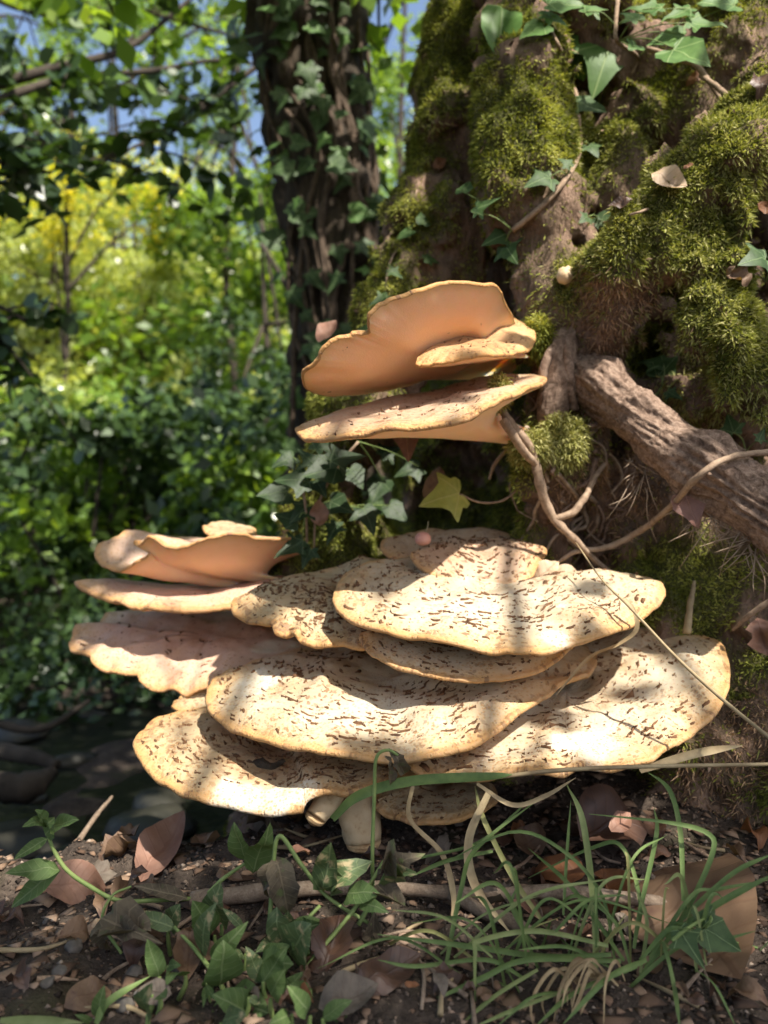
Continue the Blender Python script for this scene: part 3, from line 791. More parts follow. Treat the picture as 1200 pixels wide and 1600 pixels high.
# ------------------------------------------------------------------ bracket fungi
def fungus(label, rim, centre, under, capm, porem, thick=0.008, core=0.02, dome=0.006, wav=0.004, ripple=0.0015, seed=1, flakes=0, bigflakes=0, white=(), NT_=200, NU=44, group='bracket fungi', flake_mm=(3.0, 9.0)):
    thick *= 0.5; flakes = int(flakes * 1.5); bigflakes = int(bigflakes * 0.9)
    R = catmull([P(*p) for p in rim], NT_, True)
    C = np.array(P(*centre)); D = np.array(P(*under))
    nrm = np.cross(R - C, np.roll(R, -1, 0) - C).sum(0)
    nrm /= np.linalg.norm(nrm)
    if nrm[2] < 0: nrm = -nrm
    th = np.linspace(0, 2 * np.pi, NT_, endpoint=False)
    circ = np.stack([np.cos(th), np.sin(th), np.zeros_like(th)], -1)
    rip = ripple * (fbm(circ, 3.2, 2, seed) + 0.25 * vnoise(circ, 13, seed + 3))
    outw = (R - C) / np.linalg.norm(R - C, axis=1, keepdims=True)
    R0 = R.copy()
    R = R + outw * (rip * 1.3)[:, None] + nrm * (rip * 1.5)[:, None]
    meanr = np.linalg.norm(R - C, axis=1).mean()
    def top(u, ti):
        """u, ti arrays (ti = fractional index along the rim)"""
        i0 = np.floor(ti).astype(int) % NT_; f = (ti - np.floor(ti))[..., None]
        r = R[i0] * (1 - f) + R[(i0 + 1) % NT_] * f
        r0 = R0[i0] * (1 - f) + R0[(i0 + 1) % NT_] * f
        r = r0 + (r - r0) * smooth(0.7, 1.0, u)[..., None]
        base = C + (r - C) * u[..., None]
        und = wav * fbm(base, 16, 3, seed + 9) * smooth(1.02, 0.8, u) + 0.35 * wav * vnoise(base, 60, seed + 5)
        hgt = dome * (1 - u ** 3) - thick * 0.35 * smooth(0.9, 1.0, u) - core * 0.35 * smooth(0.35, 0.0, u)
        return base + nrm * (und + hgt)[..., None]
    us = np.concatenate([np.linspace(0.02, 0.9, NU - 12), np.linspace(0.915, 1.0, 12)])
    UU, TI = np.meshgrid(us, np.arange(NT_, dtype=float), indexing='ij')
    Vt = top(UU, TI)
    e = Vt[-1]
    lips = []
    for s in np.linspace(0, np.pi, 7)[1:]:
        lips.append(e + outw * (np.sin(s) * thick * 0.42)[None] - nrm * ((1 - np.cos(s)) * 0.5 * thick) - outw * 0.0)
    Vc = np.concatenate([Vt, np.stack(lips)], 0)
    nr = Vc.shape[0]
    uu = np.concatenate([us, np.full(6, 1.0)])
    ii = np.arange(nr * NT_).reshape(nr, NT_); jj = np.roll(ii, -1, 1)
    Fq = np.stack([ii[:-1], ii[1:], jj[1:], jj[:-1]], -1).reshape(-1, 4)
    ctr = nr * NT_
    Vall = np.vstack([Vc.reshape(-1, 3), Vt[0].mean(0)[None]])
    # winding check
    a, b, c_ = Vall[Fq[NT_ * 5, 0]], Vall[Fq[NT_ * 5, 1]], Vall[Fq[NT_ * 5, 2]]
    flip = np.dot(np.cross(b - a, c_ - a), nrm) < 0
    if flip: Fq = Fq[:, ::-1]
    fan = [[ctr, int(jj[0, k]), int(ii[0, k])] if flip else [ctr, int(ii[0, k]), int(jj[0, k])] for k in range(NT_)]
    root = thing('bracket_fungus', label, 'fungus', tuple(D), group)
    me = raw_mesh('cap', off(Vall, root), Fq.tolist() + fan)
    fattr(me, 'u', np.concatenate([np.repeat(uu, NT_), [0]]))
    arc = np.linspace(0, 2 * np.pi * meanr, NT_, endpoint=False)
    rad = np.linalg.norm(R - C, axis=1)
    tt = np.tile(np.arange(NT_), nr)
    # fold the angle so that the texture has no seam: use plane coordinates with polar stretch handled by arc/radius
    uvx = np.where(tt < NT_ / 2, arc[tt], arc[-1] - arc[tt] + 0.003)
    UV = np.stack([np.concatenate([uvx, [0]]), np.concatenate([np.repeat(uu, NT_) * rad[tt], [0]])], -1)
    uvattr(me, UV)
    wm = np.zeros(len(Vall))
    for (px, py, d, rr) in white:
        cc = np.array(P(px, py, d))
        wm = np.maximum(wm, 1 - smooth(rr * 0.5, rr, np.linalg.norm(Vall - cc, axis=1) + rr * 0.5 * vnoise(Vall, 60, 3)))
    fattr(me, 'white', wm)
    cap = obj('cap', me, capm, root)
    # underside with the pores, down to the foot
    last = Vc[-1]
    Cu = C - nrm * (thick + core * 0.5)
    rows = [last]
    vs = np.linspace(0, 1, 26)[1:]
    rsm = R0.copy()
    for _ in range(160): rsm = 0.25 * np.roll(rsm, 1, 0) + 0.5 * rsm + 0.25 * np.roll(rsm, -1, 0)
    smoothed = rsm + (last - R).mean(0)
    rim0 = last
    for v in vs:
        kk = min(1.0, v / 0.3); kk = kk * kk * (3 - 2 * kk)
        last = rim0 * (1 - kk) + smoothed * kk
        p = last + (Cu - last) * v + (D - Cu) * v ** 3.0 - nrm * (core * 0.6 * math.sin(v * math.pi) ** 1.2)
        p = p + nrm * (wav * 0.5 * fbm(p, 18, 2, seed + 21) * math.sin(v * math.pi))[:, None]
        if v > 0.93:
            p = D + (p - D) * 1.0
        rows.append(p)
    # foot keeps some girth
    rows = np.stack(rows)
    foot = outw * (core * 1.2)
    wv = smooth(0.45, 1.0, np.concatenate([[0], vs]))[:, None, None]
    rows = rows + foot[None] * wv
    nr2 = len(rows)
    ii = np.arange(nr2 * NT_).reshape(nr2, NT_); jj = np.roll(ii, -1, 1)
    Fp = np.stack([ii[:-1], ii[1:], jj[1:], jj[:-1]], -1).reshape(-1, 4)
    if flip: Fp = Fp[:, ::-1]
    ve = rows.reshape(-1, 3)
    me2 = raw_mesh('pore_surface', off(ve, root), np.ascontiguousarray(Fp))
    fattr(me2, 'u', np.repeat(1 - np.concatenate([[0], vs]), NT_))
    obj('pore_surface', me2, porem, root)
    # scales: flakes conforming to the cap
    r = np.random.default_rng(seed + 100)
    n = flakes + bigflakes
    if n:
        K = 9
        u = np.sqrt(r.uniform(0.03, 0.93, n)); ti = r.uniform(0, NT_, n)
        ring = 0.0085 / meanr
        u = np.clip((np.round(u / ring) + r.normal(0, .16, n)) * ring + 0.02 * vnoise(np.stack([np.cos(ti / NT_ * 6.283), np.sin(ti / NT_ * 6.283), u], -1), 3.0, seed), .06, .975)
        big = np.arange(n) < bigflakes
        w = np.where(big, r.uniform(7.0, 15.0, n), 1.25 * (flake_mm[0] * .6 + (flake_mm[1] - flake_mm[0] * .6) * r.random(n) ** 1.8) * (1.25 - 0.65 * u)) * 1e-3
        h = w * np.where(big, r.uniform(0.2, 0.45, n), r.uniform(0.28, 0.6, n))
        cen = top(u, ti)
        ok = np.ones(n, dtype=bool)
        for (px, py, d, rr) in white: ok &= np.linalg.norm(cen - np.array(P(px, py, d)), axis=1) > rr * 0.75
        ok &= (vnoise(cen, 28, seed + 2) > r.uniform(-0.9, 0.5, n)) | big
        u, ti, w, h, cen, big = u[ok], ti[ok], w[ok], h[ok], cen[ok], big[ok]
        n = len(u)
        aa = np.linspace(0, 2 * np.pi, K, endpoint=False)[None] + r.uniform(0, 1, (n, 1))
        rr_ = r.uniform(0.4, 1.25, (n, K))
        i0 = ti.astype(int) % NT_
        RL = np.linalg.norm(R[i0] - C, axis=1); SG = np.linalg.norm(R[(i0 + 1) % NT_] - R[i0], axis=1) * np.maximum(u, 0.12) + 1e-6
        xt = np.cos(aa) * rr_ * w[:, None] * 0.5
        yt = np.sin(aa) * rr_ * h[:, None] * 0.5 + r.normal(0, 0.3, (n, 1)) * xt + r.uniform(-0.5, 0.9, (n, 1)) * xt ** 2 / w[:, None] * 1.4
        uq = np.clip(u[:, None] + yt / RL[:, None], 0.03, 0.995); tq = ti[:, None] + xt / SG[:, None]
        ring0 = top(uq, tq)
        ring = ring0 + nrm * (0.0003 + np.maximum(0, yt / h[:, None]) * 0.0026)[..., None]
        V = np.concatenate([ring, (cen + nrm * 0.0008)[:, None], ring0 - nrm * 0.0006], 1)
        T = [[i, (i + 1) % K, K] for i in range(K)]
        for i in range(K): T += [[i, K + 1 + i, K + 1 + (i + 1) % K], [i, K + 1 + (i + 1) % K, (i + 1) % K]]
        T = np.array(T)
        for q in np.nonzero(big)[0]:
            obj('scale', raw_mesh('scale', off(V[q], root), T), M['scale'], cap)
        Vs = V[~big]
        if len(Vs):
            Fs = (np.arange(len(Vs))[:, None, None] * (2 * K + 1) + T[None]).reshape(-1, 3)
            o = obj('scales', raw_mesh('scales', off(Vs.reshape(-1, 3), root), Fs), M['scale'], cap)
            o['kind'] = 'stuff'
    return root, top

FUNGI = {}
UP, LEFTG, MAIN = 'bracket fungi high on the trunk', 'bracket fungi of the rear cluster', 'bracket fungi of the big cluster'
FUNGI['A'] = fungus('uppermost bracket fungus, tilted up to show its broad smooth peach underside',
    [(783, 472, .87), (772, 450, .83), (735, 438, .80), (690, 438, .78), (640, 453, .76), (600, 470, .75), (577, 488, .745), (574, 502, .752), (572, 513, .760), (552, 518, .757), (525, 526, .752), (500, 546, .755), (480, 570, .765), (472, 588, .785), (482, 604, .83), (512, 611, .88), (560, 608, .92), (620, 598, .95), (690, 580, .98), (760, 555, 1.0), (800, 515, .96)],
    (680, 535, .885), (790, 580, 1.04), M['cap_d'], M['pore_peach'], .010, .018, .004, .003, .0016, 11, 60, 0, group=UP)
FUNGI['B'] = fungus('small orange-brown bracket fungus wedged under the uppermost one',
    [(649, 562, .80), (668, 566, .785), (700, 560, .78), (745, 553, .785), (795, 548, .81), (826, 543, .86), (835, 515, .93), (800, 494, .97), (760, 503, .96), (705, 522, .90), (668, 545, .84)],
    (755, 530, .88), (830, 555, .99), M['cap_d'], M['pore_peach'], .0075, .012, .004, .003, .0012, 12, 40, 0, group=UP)
FUNGI['C'] = fungus('flat pale fungus shelf with thick cream edge, lowest of three on the trunk',
    [(466, 668, .80), (480, 680, .78), (520, 678, .755), (580, 669, .735), (650, 661, .725), (715, 648, .72), (752, 636, .73), (775, 620, .745), (800, 612, .77), (837, 600, .83), (850, 585, .92), (800, 583, .97), (720, 598, .96), (650, 611, .94), (570, 629, .90), (505, 648, .85), (474, 660, .82)],
    (690, 622, .865), (825, 690, .98), M['cap_c'], M['pore_peach'], .011, .016, .003, .003, .0018, 13, 70, 0, group=UP)
FUNGI['L0'] = fungus('tiny pale fungus lobe on top of the rear cluster',
    [(319, 822, 1.04), (328, 833, 1.02), (355, 838, 1.01), (390, 836, 1.02), (400, 828, 1.06), (370, 817, 1.10), (338, 813, 1.09)],
    (355, 826, 1.06), (380, 852, 1.08), M['cap_b'], M['pore'], .006, .006, .003, .002, .001, 14, 0, 0, group=LEFTG, NT_=90)
FUNGI['L1'] = fungus('top shelf of the rear cluster, wavy cream rim over a peach underside',
    [(148, 862, 1.02), (163, 878, .99), (190, 884, .975), (216, 878, .97), (236, 860, .972), (222, 850, .965), (210, 842, .96), (232, 836, .952), (262, 846, .95), (288, 851, .95), (312, 845, .95), (338, 836, .952), (395, 835, .97), (450, 833, 1.0), (485, 850, 1.07), (470, 866, 1.14), (390, 856, 1.18), (300, 842, 1.16), (235, 832, 1.1), (190, 829, 1.06), (158, 843, 1.04)],
    (330, 862, 1.06), (490, 925, 1.15), M['cap_e'], M['pore_peach'], .009, .030, .003, .004, .0025, 15, 10, 0, group=LEFTG)
FUNGI['L2'] = fungus('thin middle shelf of the rear cluster, seen edge-on with a rippled rim',
    [(125, 908, 1.02), (140, 920, .99), (170, 928, .97), (205, 938, .955), (245, 943, .95), (300, 947, .945), (350, 943, .95), (390, 930, .965), (430, 922, .985), (470, 904, 1.03), (480, 892, 1.1), (430, 896, 1.15), (370, 906, 1.16), (300, 914, 1.15), (230, 911, 1.1), (165, 905, 1.06)],
    (330, 920, 1.05), (500, 945, 1.15), M['cap_e'], M['pore_peach'], .014, .012, .002, .003, .003, 16, 10, 0, group=LEFTG)
FUNGI['L3'] = fungus('broad lowest shelf of the rear cluster with frilled edge and pinkish scaly top',
    [(108, 1002, 1.02), (118, 1016, .99), (145, 1021, .975), (152, 1036, .965), (180, 1047, .955), (214, 1050, .95), (222, 1060, .945), (240, 1074, .94), (275, 1072, .935), (292, 1082, .93), (318, 1072, .93), (360, 1062, .93), (420, 1050, .94), (475, 1030, .96), (520, 1000, 1.02), (500, 965, 1.12), (420, 946, 1.18), (300, 942, 1.18), (190, 950, 1.14), (150, 975, 1.08), (125, 980, 1.05)],
    (330, 995, 1.05), (500, 1050, 1.15), M['cap_e'], M['pore_peach'], .010, .016, .006, .005, .003, 17, 70, 6, white=((425, 1000, 1.0, .03),), group=LEFTG)
FUNGI['M0a'] = fungus('rearmost pinkish cap of the big cluster, mostly hidden behind the folded one',
    [(597, 854, .97), (604, 839, 1.0), (650, 829, 1.03), (725, 824, 1.05), (795, 833, 1.05), (830, 860, 1.0), (760, 885, .95), (680, 880, .94), (620, 869, .95)],
    (705, 855, 1.0), (740, 940, 1.06), M['cap_c'], M['pore'], .010, .012, .006, .004, .0012, 18, 60, 0, group=MAIN)
FUNGI['M0b'] = fungus('folded yellow-orange scaly cap at the back of the big cluster beside the pink leaf',
    [(822, 906, .875), (775, 918, .86), (700, 905, .86), (655, 880, .88), (646, 860, .91), (672, 850, .95), (720, 843, .98), (780, 842, .985), (825, 846, .97), (853, 856, .945), (840, 880, .905)],
    (750, 868, .925), (790, 960, 1.02), M['cap_c'], M['pore'], .010, .012, .010, .004, .0012, 19, 220, 20, group=MAIN)
FUNGI['M1'] = fungus('lobed tan cap with dense brown scales, big cluster side facing the rear cluster',
    [(362, 944, .87), (374, 958, .85), (402, 968, .83), (428, 970, .82), (436, 984, .812), (462, 986, .805), (474, 996, .80), (505, 1003, .795), (535, 1000, .795), (570, 1006, .79), (620, 990, .81), (640, 940, .88), (620, 890, .97), (575, 868, 1.0), (530, 884, .99), (455, 904, .95), (398, 920, .92), (370, 932, .89)],
    (530, 925, .90), (650, 1010, 1.02), M['cap_b'], M['pore'], .012, .016, .010, .005, .0022, 20, 420, 20, group=MAIN)
FUNGI['M2'] = fungus('uppermost broad cream cap of the big cluster, convex with brown flakes and a tan rim',
    [(525, 922, .82), (528, 945, .785), (560, 968, .755), (610, 980, .735), (670, 992, .72), (730, 1003, .71), (790, 1011, .705), (850, 1013, .71), (905, 1000, .722), (950, 982, .735), (992, 965, .755), (1025, 940, .79), (1035, 917, .83), (1015, 900, .88), (965, 897, .92), (910, 905, .945), (830, 908, .95), (745, 902, .945), (690, 882, .945), (640, 870, .945), (580, 876, .92), (543, 898, .87)],
    (760, 932, .84), (800, 1010, 1.02), M['cap_a'], M['pore'], .011, .020, .010, .006, .0018, 21, 520, 60, white=((865, 990, .72, .018), (880, 950, .77, .012)), group=MAIN)
FUNGI['M3'] = fungus('narrow cream cap tucked just under the uppermost broad cap',
    [(567, 988, .79), (575, 1008, .765), (608, 1028, .745), (660, 1044, .732), (720, 1053, .725), (790, 1053, .73), (845, 1040, .745), (880, 1015, .78), (890, 995, .85), (800, 982, .92), (680, 975, .91), (600, 976, .84)],
    (725, 1000, .825), (780, 1060, 1.02), M['cap_a'], M['pore'], .010, .014, .010, .004, .0015, 22, 260, 15, group=MAIN)
FUNGI['M4'] = fungus('largest cream cap in the middle of the big cluster, covered in brown flakes',
    [(325, 1080, .81), (330, 1105, .78), (360, 1128, .75), (415, 1148, .72), (480, 1163, .70), (550, 1172, .688), (620, 1176, .68), (690, 1170, .68), (735, 1160, .685), (775, 1135, .705), (820, 1100, .735), (870, 1068, .78), (930, 1035, .86), (900, 1000, .97), (720, 985, 1.0), (560, 1000, .98), (470, 1014, .95), (400, 1028, .90), (345, 1055, .85)],
    (610, 1062, .84), (760, 1140, 1.04), M['cap_a'], M['pore'], .012, .022, .010, .007, .0018, 23, 620, 90, white=((400, 1068, .82, .03),), group=MAIN)
FUNGI['M5'] = fungus('wide cream cap reaching towards the mossy bank, split rim and a bruised white patch',
    [(636, 1186, .71), (672, 1204, .69), (735, 1211, .678), (800, 1204, .672), (830, 1200, .668), (880, 1200, .668), (905, 1190, .672), (955, 1192, .672), (1010, 1180, .68), (1040, 1160, .692), (1062, 1150, .70), (1085, 1132, .722), (1112, 1108, .745), (1133, 1062, .79), (1128, 1008, .86), (1085, 988, .91), (1020, 974, .95), (950, 980, .99), (850, 1000, 1.02), (740, 1050, .98), (670, 1110, .87), (640, 1155, .77)],
    (885, 1075, .85), (840, 1150, 1.04), M['cap_a'], M['pore'], .012, .020, .008, .006, .0022, 24, 420, 110, white=((935, 1165, .70, .035), (945, 1110, .73, .018), (880, 1140, .71, .025)), group=MAIN, flake_mm=(3.0, 8.0))
FUNGI['M6'] = fungus('lowest broad tan cap of the big cluster with a torn white edge',
    [(218, 1148, .79), (221, 1172, .765), (240, 1200, .742), (285, 1228, .72), (335, 1245, .71), (400, 1258, .702), (445, 1263, .70), (472, 1256, .702), (486, 1236, .71), (540, 1228, .715), (610, 1215, .73), (680, 1195, .77), (690, 1150, .90), (560, 1108, .97), (420, 1098, .95), (310, 1102, .89), (248, 1118, .84)],
    (450, 1165, .83), (700, 1240, 1.0), M['cap_b'], M['pore'], .014, .018, .008, .006, .0018, 25, 520, 30, white=((350, 1238, .71, .025), (390, 1245, .705, .028), (435, 1245, .705, .03), (470, 1240, .71, .02)), group=MAIN)
FUNGI['M7'] = fungus('small reddish-stained cap hanging lowest under the big cluster',
    [(588, 1243, .77), (598, 1262, .755), (635, 1276, .742), (685, 1279, .738), (735, 1268, .745), (775, 1244, .78), (760, 1220, .86), (680, 1208, .88), (610, 1218, .83)],
    (680, 1232, .80), (740, 1260, .98), M['cap_b'], M['pore'], .010, .010, .006, .003, .0014, 26, 120, 0, group=MAIN, NT_=140)
FUNGI['M8'] = fungus('small plain tan lobe peeping out behind the largest cap towards the stream',
    [(272, 1102, .92), (282, 1086, .93), (315, 1064, .95), (370, 1050, .98), (460, 1045, 1.0), (500, 1090, .97), (420, 1125, .90), (330, 1122, .89)],
    (380, 1088, .95), (560, 1150, 1.02), M['cap_b'], M['pore'], .010, .012, .004, .003, .0012, 27, 120, 0, group=MAIN, NT_=120)
# hanging stubs
def stub(label, pts, rad, seed):
    root = thing('fungus_stub', label, 'fungus', tuple(P(*pts[0])))
    tube('stalk', [P(*p) for p in pts[:-1]], rad[:-1], M['stub'], root, 24, 22, 0.12, seed, 70)
    tube('tip', [P(*pts[-2]), (P(*pts[-2]) + P(*pts[-1])) * 0.5, P(*pts[-1])], [rad[-2] * 1.0, rad[-2] * 0.92, rad[-1]], M['scale_tip'], root, 14, 22, 0.12, seed, 70)
M['scale_tip'] = mat_plain('stub_tip', [(0.3, (0.30, 0.15, 0.06)), (0.5, (0.55, 0.38, 0.20)), (0.8, (0.66, 0.52, 0.33))], 70, 0.7)
stub('slim finger-like fungus stub hanging below the torn white edge', [(525, 1215, .76), (515, 1240, .75), (503, 1262, .735), (494, 1276, .73), (488, 1287, .73)], [.018, .014, .0115, .0105, .004], 1)
stub('fat knob-like fungus stub hanging down with a brown blunt tip', [(560, 1205, .80), (558, 1235, .79), (562, 1275, .775), (566, 1314, .77), (566, 1328, .77)], [.020, .018, .021, .0175, .009], 2)

# ------------------------------------------------------------------ leaf shapes
def leaf_mesh(name, half, nseg=None, fold=0.15, curl=0.15, twist=0.0, seed=0, wob=0.02):
    """half: outline points (x>=0, y) from base to tip; unit length along +y, face up +z"""
    h = np.array(half, dtype=float)
    k = len(h)
    ys = np.clip(h[:, 1], 0, 1)
    ys = np.maximum.accumulate(ys)
    mid = np.stack([np.zeros(k), ys], -1)
    innr = 0.5 * (h + mid)
    rows = []
    for sgn in (-1, 1):
        rows.append((h * [sgn, 1], innr * [sgn, 1]))
    pts2 = np.vstack([rows[0][0], rows[0][1], mid, rows[1][1], rows[1][0]])
    x, y = pts2[:, 0], pts2[:, 1]
    p3 = np.stack([x, y, np.zeros_like(x)], -1)
    z = fold * np.abs(x) - curl * (y - 0.35) ** 2 - curl * 0.8 * x ** 2 * 2 + twist * x * y + wob * vnoise(p3 + seed * 3.1, 4.5, seed) * 2
    V = np.stack([x, y, z], -1)
    F = []
    for b in range(4):
        for i in range(k - 1):
            a0 = b * k + i
            F.append([a0, a0 + k, a0 + k + 1, a0 + 1])
    F = np.array(F)[:, ::-1]
    me = raw_mesh(name, V, np.ascontiguousarray(F))
    uvattr(me, pts2)
    return me
IVY_HALF = [(0.0, 0.0), (.11, -.10), (.27, -.15), (.36, -.04), (.34, .08), (.55, .24), (.60, .31), (.33, .38), (.22, .55), (.10, .84), (0, 1.0)]
IVY2_HALF = [(0.0, 0.0), (.14, -.12), (.33, -.14), (.47, .02), (.46, .16), (.50, .28), (.38, .44), (.26, .60), (.12, .85), (0, 1.0)]
IVY3_HALF = [(0.0, 0.0), (.10, -.05), (.22, -.08), (.26, .05), (.20, .13), (.42, .16), (.50, .22), (.24, .34), (.15, .55), (.07, .82), (0, 1.0)]
def oval(w, k=8, asym=0.42, jag=0.0, seed=0):
    r = random.Random(seed)
    out = []
    for i in range(k):
        t = i / (k - 1)
        out.append((0 if i in (0, k - 1) else w * 0.5 * (math.sin(math.pi * t ** (math.log(0.5) / math.log(asym))) ** 0.8) * (1 + jag * r.uniform(-1, 1)), t))
    return out
_lm = {}
def leafmesh(kind, var):
    key = (kind, var)
    if key not in _lm:
        r = random.Random(hash(kind) % 1 + var * 7 + len(kind))
        if kind.startswith('ivy'):
            hf = [IVY_HALF, IVY2_HALF, IVY3_HALF][var % 3]
            _lm[key] = leaf_mesh('leaf', hf, fold=r.uniform(0.05, 0.25), curl=r.uniform(0.05, 0.3), twist=r.uniform(-.2, .2), seed=var, wob=0.03)
        elif kind.startswith('herb'):
            _lm[key] = leaf_mesh('leaf', oval(r.uniform(.5, .68), 10, .38, .05, var), fold=r.uniform(.1, .3), curl=r.uniform(.1, .45), twist=r.uniform(-.3, .3), seed=var, wob=0.05)
        elif kind.startswith('narrow'):
            _lm[key] = leaf_mesh('leaf', oval(r.uniform(.28, .38), 8, .4, .04, var), fold=r.uniform(.1, .3), curl=r.uniform(.1, .4), twist=r.uniform(-.2, .2), seed=var, wob=0.03)
        elif kind.startswith('wither'):
            _lm[key] = leaf_mesh('leaf', oval(r.uniform(.35, .6), 9, .5, .35, var), fold=r.uniform(.6, 1.1), curl=r.uniform(.4, 1.0), twist=r.uniform(-.8, .8), seed=var, wob=0.14)
        else:
            _lm[key] = leaf_mesh('leaf', oval(r.uniform(.5, .72), 12, .42, .025, var), fold=r.uniform(-.1, .5), curl=r.uniform(-.3, .7), twist=r.uniform(-.5, .5), seed=var, wob=0.07)
    return _lm[key]
_mm = {}
def leaf_data(kind, var, mat):
    key = (kind, var, mat.name)
    if key not in _mm:
        me = leafmesh(kind, var).copy()
        me.materials.clear(); me.materials.append(mat)
        _mm[key] = me
    return _mm[key]

def leaf_frame(base, tip, nrm, width=1.0):
    b, t = Vector(base), Vector(tip)
    y = t - b
    L = y.length
    y.normalize()
    z = Vector(nrm); z = (z - y * z.dot(y))
    if z.length < 1e-4: z = y.orthogonal()
    z.normalize()
    x = y.cross(z)
    m = Matrix(((x.x * L * width, y.x * L, z.x * L, b.x), (x.y * L * width, y.y * L, z.y * L, b.y), (x.z * L * width, y.z * L, z.z * L, b.z), (0, 0, 0, 1)))
    return m

def place_leaf(base, tip, nrm, kind, mat, var=None, parent=None, width=1.0, name='leaf'):
    var = rnd.randrange(6) if var is None else var
    o = obj(name, leaf_data(kind, var, mat), None, parent)
    m = leaf_frame(base, tip, nrm, width)
    if parent is not None:
        m = Matrix.Translation(-Vector(parent.location)) @ m
        o.matrix_local = m
    else:
        o.matrix_world = m
    return o

# ------------------------------------------------------------------ ivy on the old tree
def ivy_plant(label, stems, leaves, mat, stem_r=0.0022, kind='ivy', lift=0.012, group=None, stem_mat=None, names='ivy_vine'):
    """stems: pixel polylines on the tree (or with own depth); leaves: (px, py, size px, angle deg [, d])"""
    pts = []
    def at(p, up):
        if len(p) > 2: return P(*p), Vector((0, -0.8, 0.5))
        l, n = hit(*p)
        return l + n * up, n
    s0, _ = at(stems[0][0], 0.004)
    root = thing(names, label, 'ivy', tuple(s0), group)
    for st in stems:
        q = [at(p, 0.005)[0] for p in st]
        tube('stem', q, [stem_r, stem_r * 0.9, stem_r * 0.6], stem_mat or M['vine'], root, max(10, len(q) * 6), 7, 0.15, 2, 150)
    alln = np.array([tuple(at(p, 0.005)[0]) for st in stems for p in st])
    for lf in leaves:
        px, py, sz, ang = lf[:4]
        if len(lf) > 4: c, n = P(px, py, lf[4]), Vector((rnd.uniform(-.3, .3), -0.8, 0.5)).normalized()
        else:
            c, n = hit(px, py); c = c + n * (lift + rnd.uniform(0, .006))
            n = (n * 0.5 + Vector((rnd.uniform(-.3, .3), -0.55, 0.55))).normalized()
        d = c.y
        L = sz / FPX * d
        a = math.radians(ang)                       # direction of the tip in the picture plane, 0 = right, 90 = up
        ax = Vector((math.cos(a), -0.25, math.sin(a)))
        ax = (ax - n * ax.dot(n)).normalized()
        o = place_leaf(c - ax * L * 0.4, c + ax * L * 0.6, n, kind, mat, parent=root)
        # petiole to the nearest point of a stem
        b = np.array(c - ax * L * 0.4)
        k = np.argmin(np.linalg.norm(alln - b, axis=1))
        e = alln[k]
        if np.linalg.norm(e - b) > 0.004:
            md = (b + e) / 2 + np.array([0, -0.006, 0.004])
            tube('petiole', [Vector(e), Vector(md), Vector(b)], [0.0009, 0.0007, 0.0006], M['stem'], root, 8, 5)
    return root

ivy_plant('ivy shoot climbing the central mossy column with four pale green leaves at its foot', [[(800, 362), (850, 322), (885, 280), (903, 235), (900, 185)]],
    [(835, 290, 52, 205), (770, 318, 48, 20), (788, 368, 55, 200), (806, 388, 48, 300), (748, 294, 30, 90), (872, 258, 26, 130), (905, 175, 58, 330), (880, 118, 42, 0), (935, 240, 34, 290)], M['ivy'], 0.004)
ivy_plant('long narrow-leaved ivy shoot on top of the mossy column', [[(965, 0, 1.0), (962, 40, .99), (965, 65, .985), (1000, 88), (990, 120)], [(905, 180), (890, 110), (870, 80), (858, 50)]],
    [(915, 95, 62, 280), (905, 60, 40, 300), (855, 46, 46, 0), (830, 60, 50, 215), (950, 92, 105, 250), (1045, 60, 60, 180, .97), (990, 72, 34, 230, .97), (1010, 12, 60, 160, .97), (1075, 85, 80, 305, .93), (1100, 36, 62, 350, .95), (1125, 5, 60, 170, .96), (1060, 20, 55, 200, .96), (985, 25, 40, 120, .96), (880, 5, 60, 10, 1.0), (930, 15, 50, 40, .99)], M['ivy_pale'], 0.003)
ivy_plant('single very large dark ivy leaf hanging beside the mossy column top', [[(815, -20), (800, 5)]], [(785, 45, 125, 265)], M['ivy_pale'], 0.002, kind='herb')
ivy_plant('small ivy sprig in the mossy hollow under the forked root', [[(1010, 330), (985, 340), (940, 345)]], [(925, 330, 28, 180), (950, 335, 30, 20), (905, 345, 26, 220)], M['ivy'], 0.0015)
ivy_plant('ivy sprig with broad pale leaves above the bare root', [[(1015, 650), (1025, 620), (1038, 600)], [(1030, 650), (1050, 605)]], [(1047, 578, 48, 60), (1022, 580, 46, 130), (1062, 612, 30, 320)], M['ivy'], 0.0014, stem_mat=M['stem'])
ivy_plant('ivy sprig with one broad leaf beside the dry leaves by the forked root', [[(1200, 440), (1175, 425)]], [(1168, 412, 62, 200), (1195, 405, 40, 60)], M['ivy'], 0.0014)
ivy_plant('thin reddish ivy runner above the bare root with small leaves', [[(1210, 715), (1165, 700), (1130, 680), (1085, 676), (1045, 672)]], [(1147, 690, 36, 300), (1145, 655, 36, 110), (1190, 660, 28, 60)], M['ivy'], 0.003)
M['ivy_shaded'] = mat_leaf('ivy_leaf_shaded', (0.035, 0.065, 0.022), (0.016, 0.03, 0.011), (0.12, 0.16, 0.08), True, 0.15, 0.5, 0.25)  # ivy leaf colour darkened to stand for the shade between the clusters
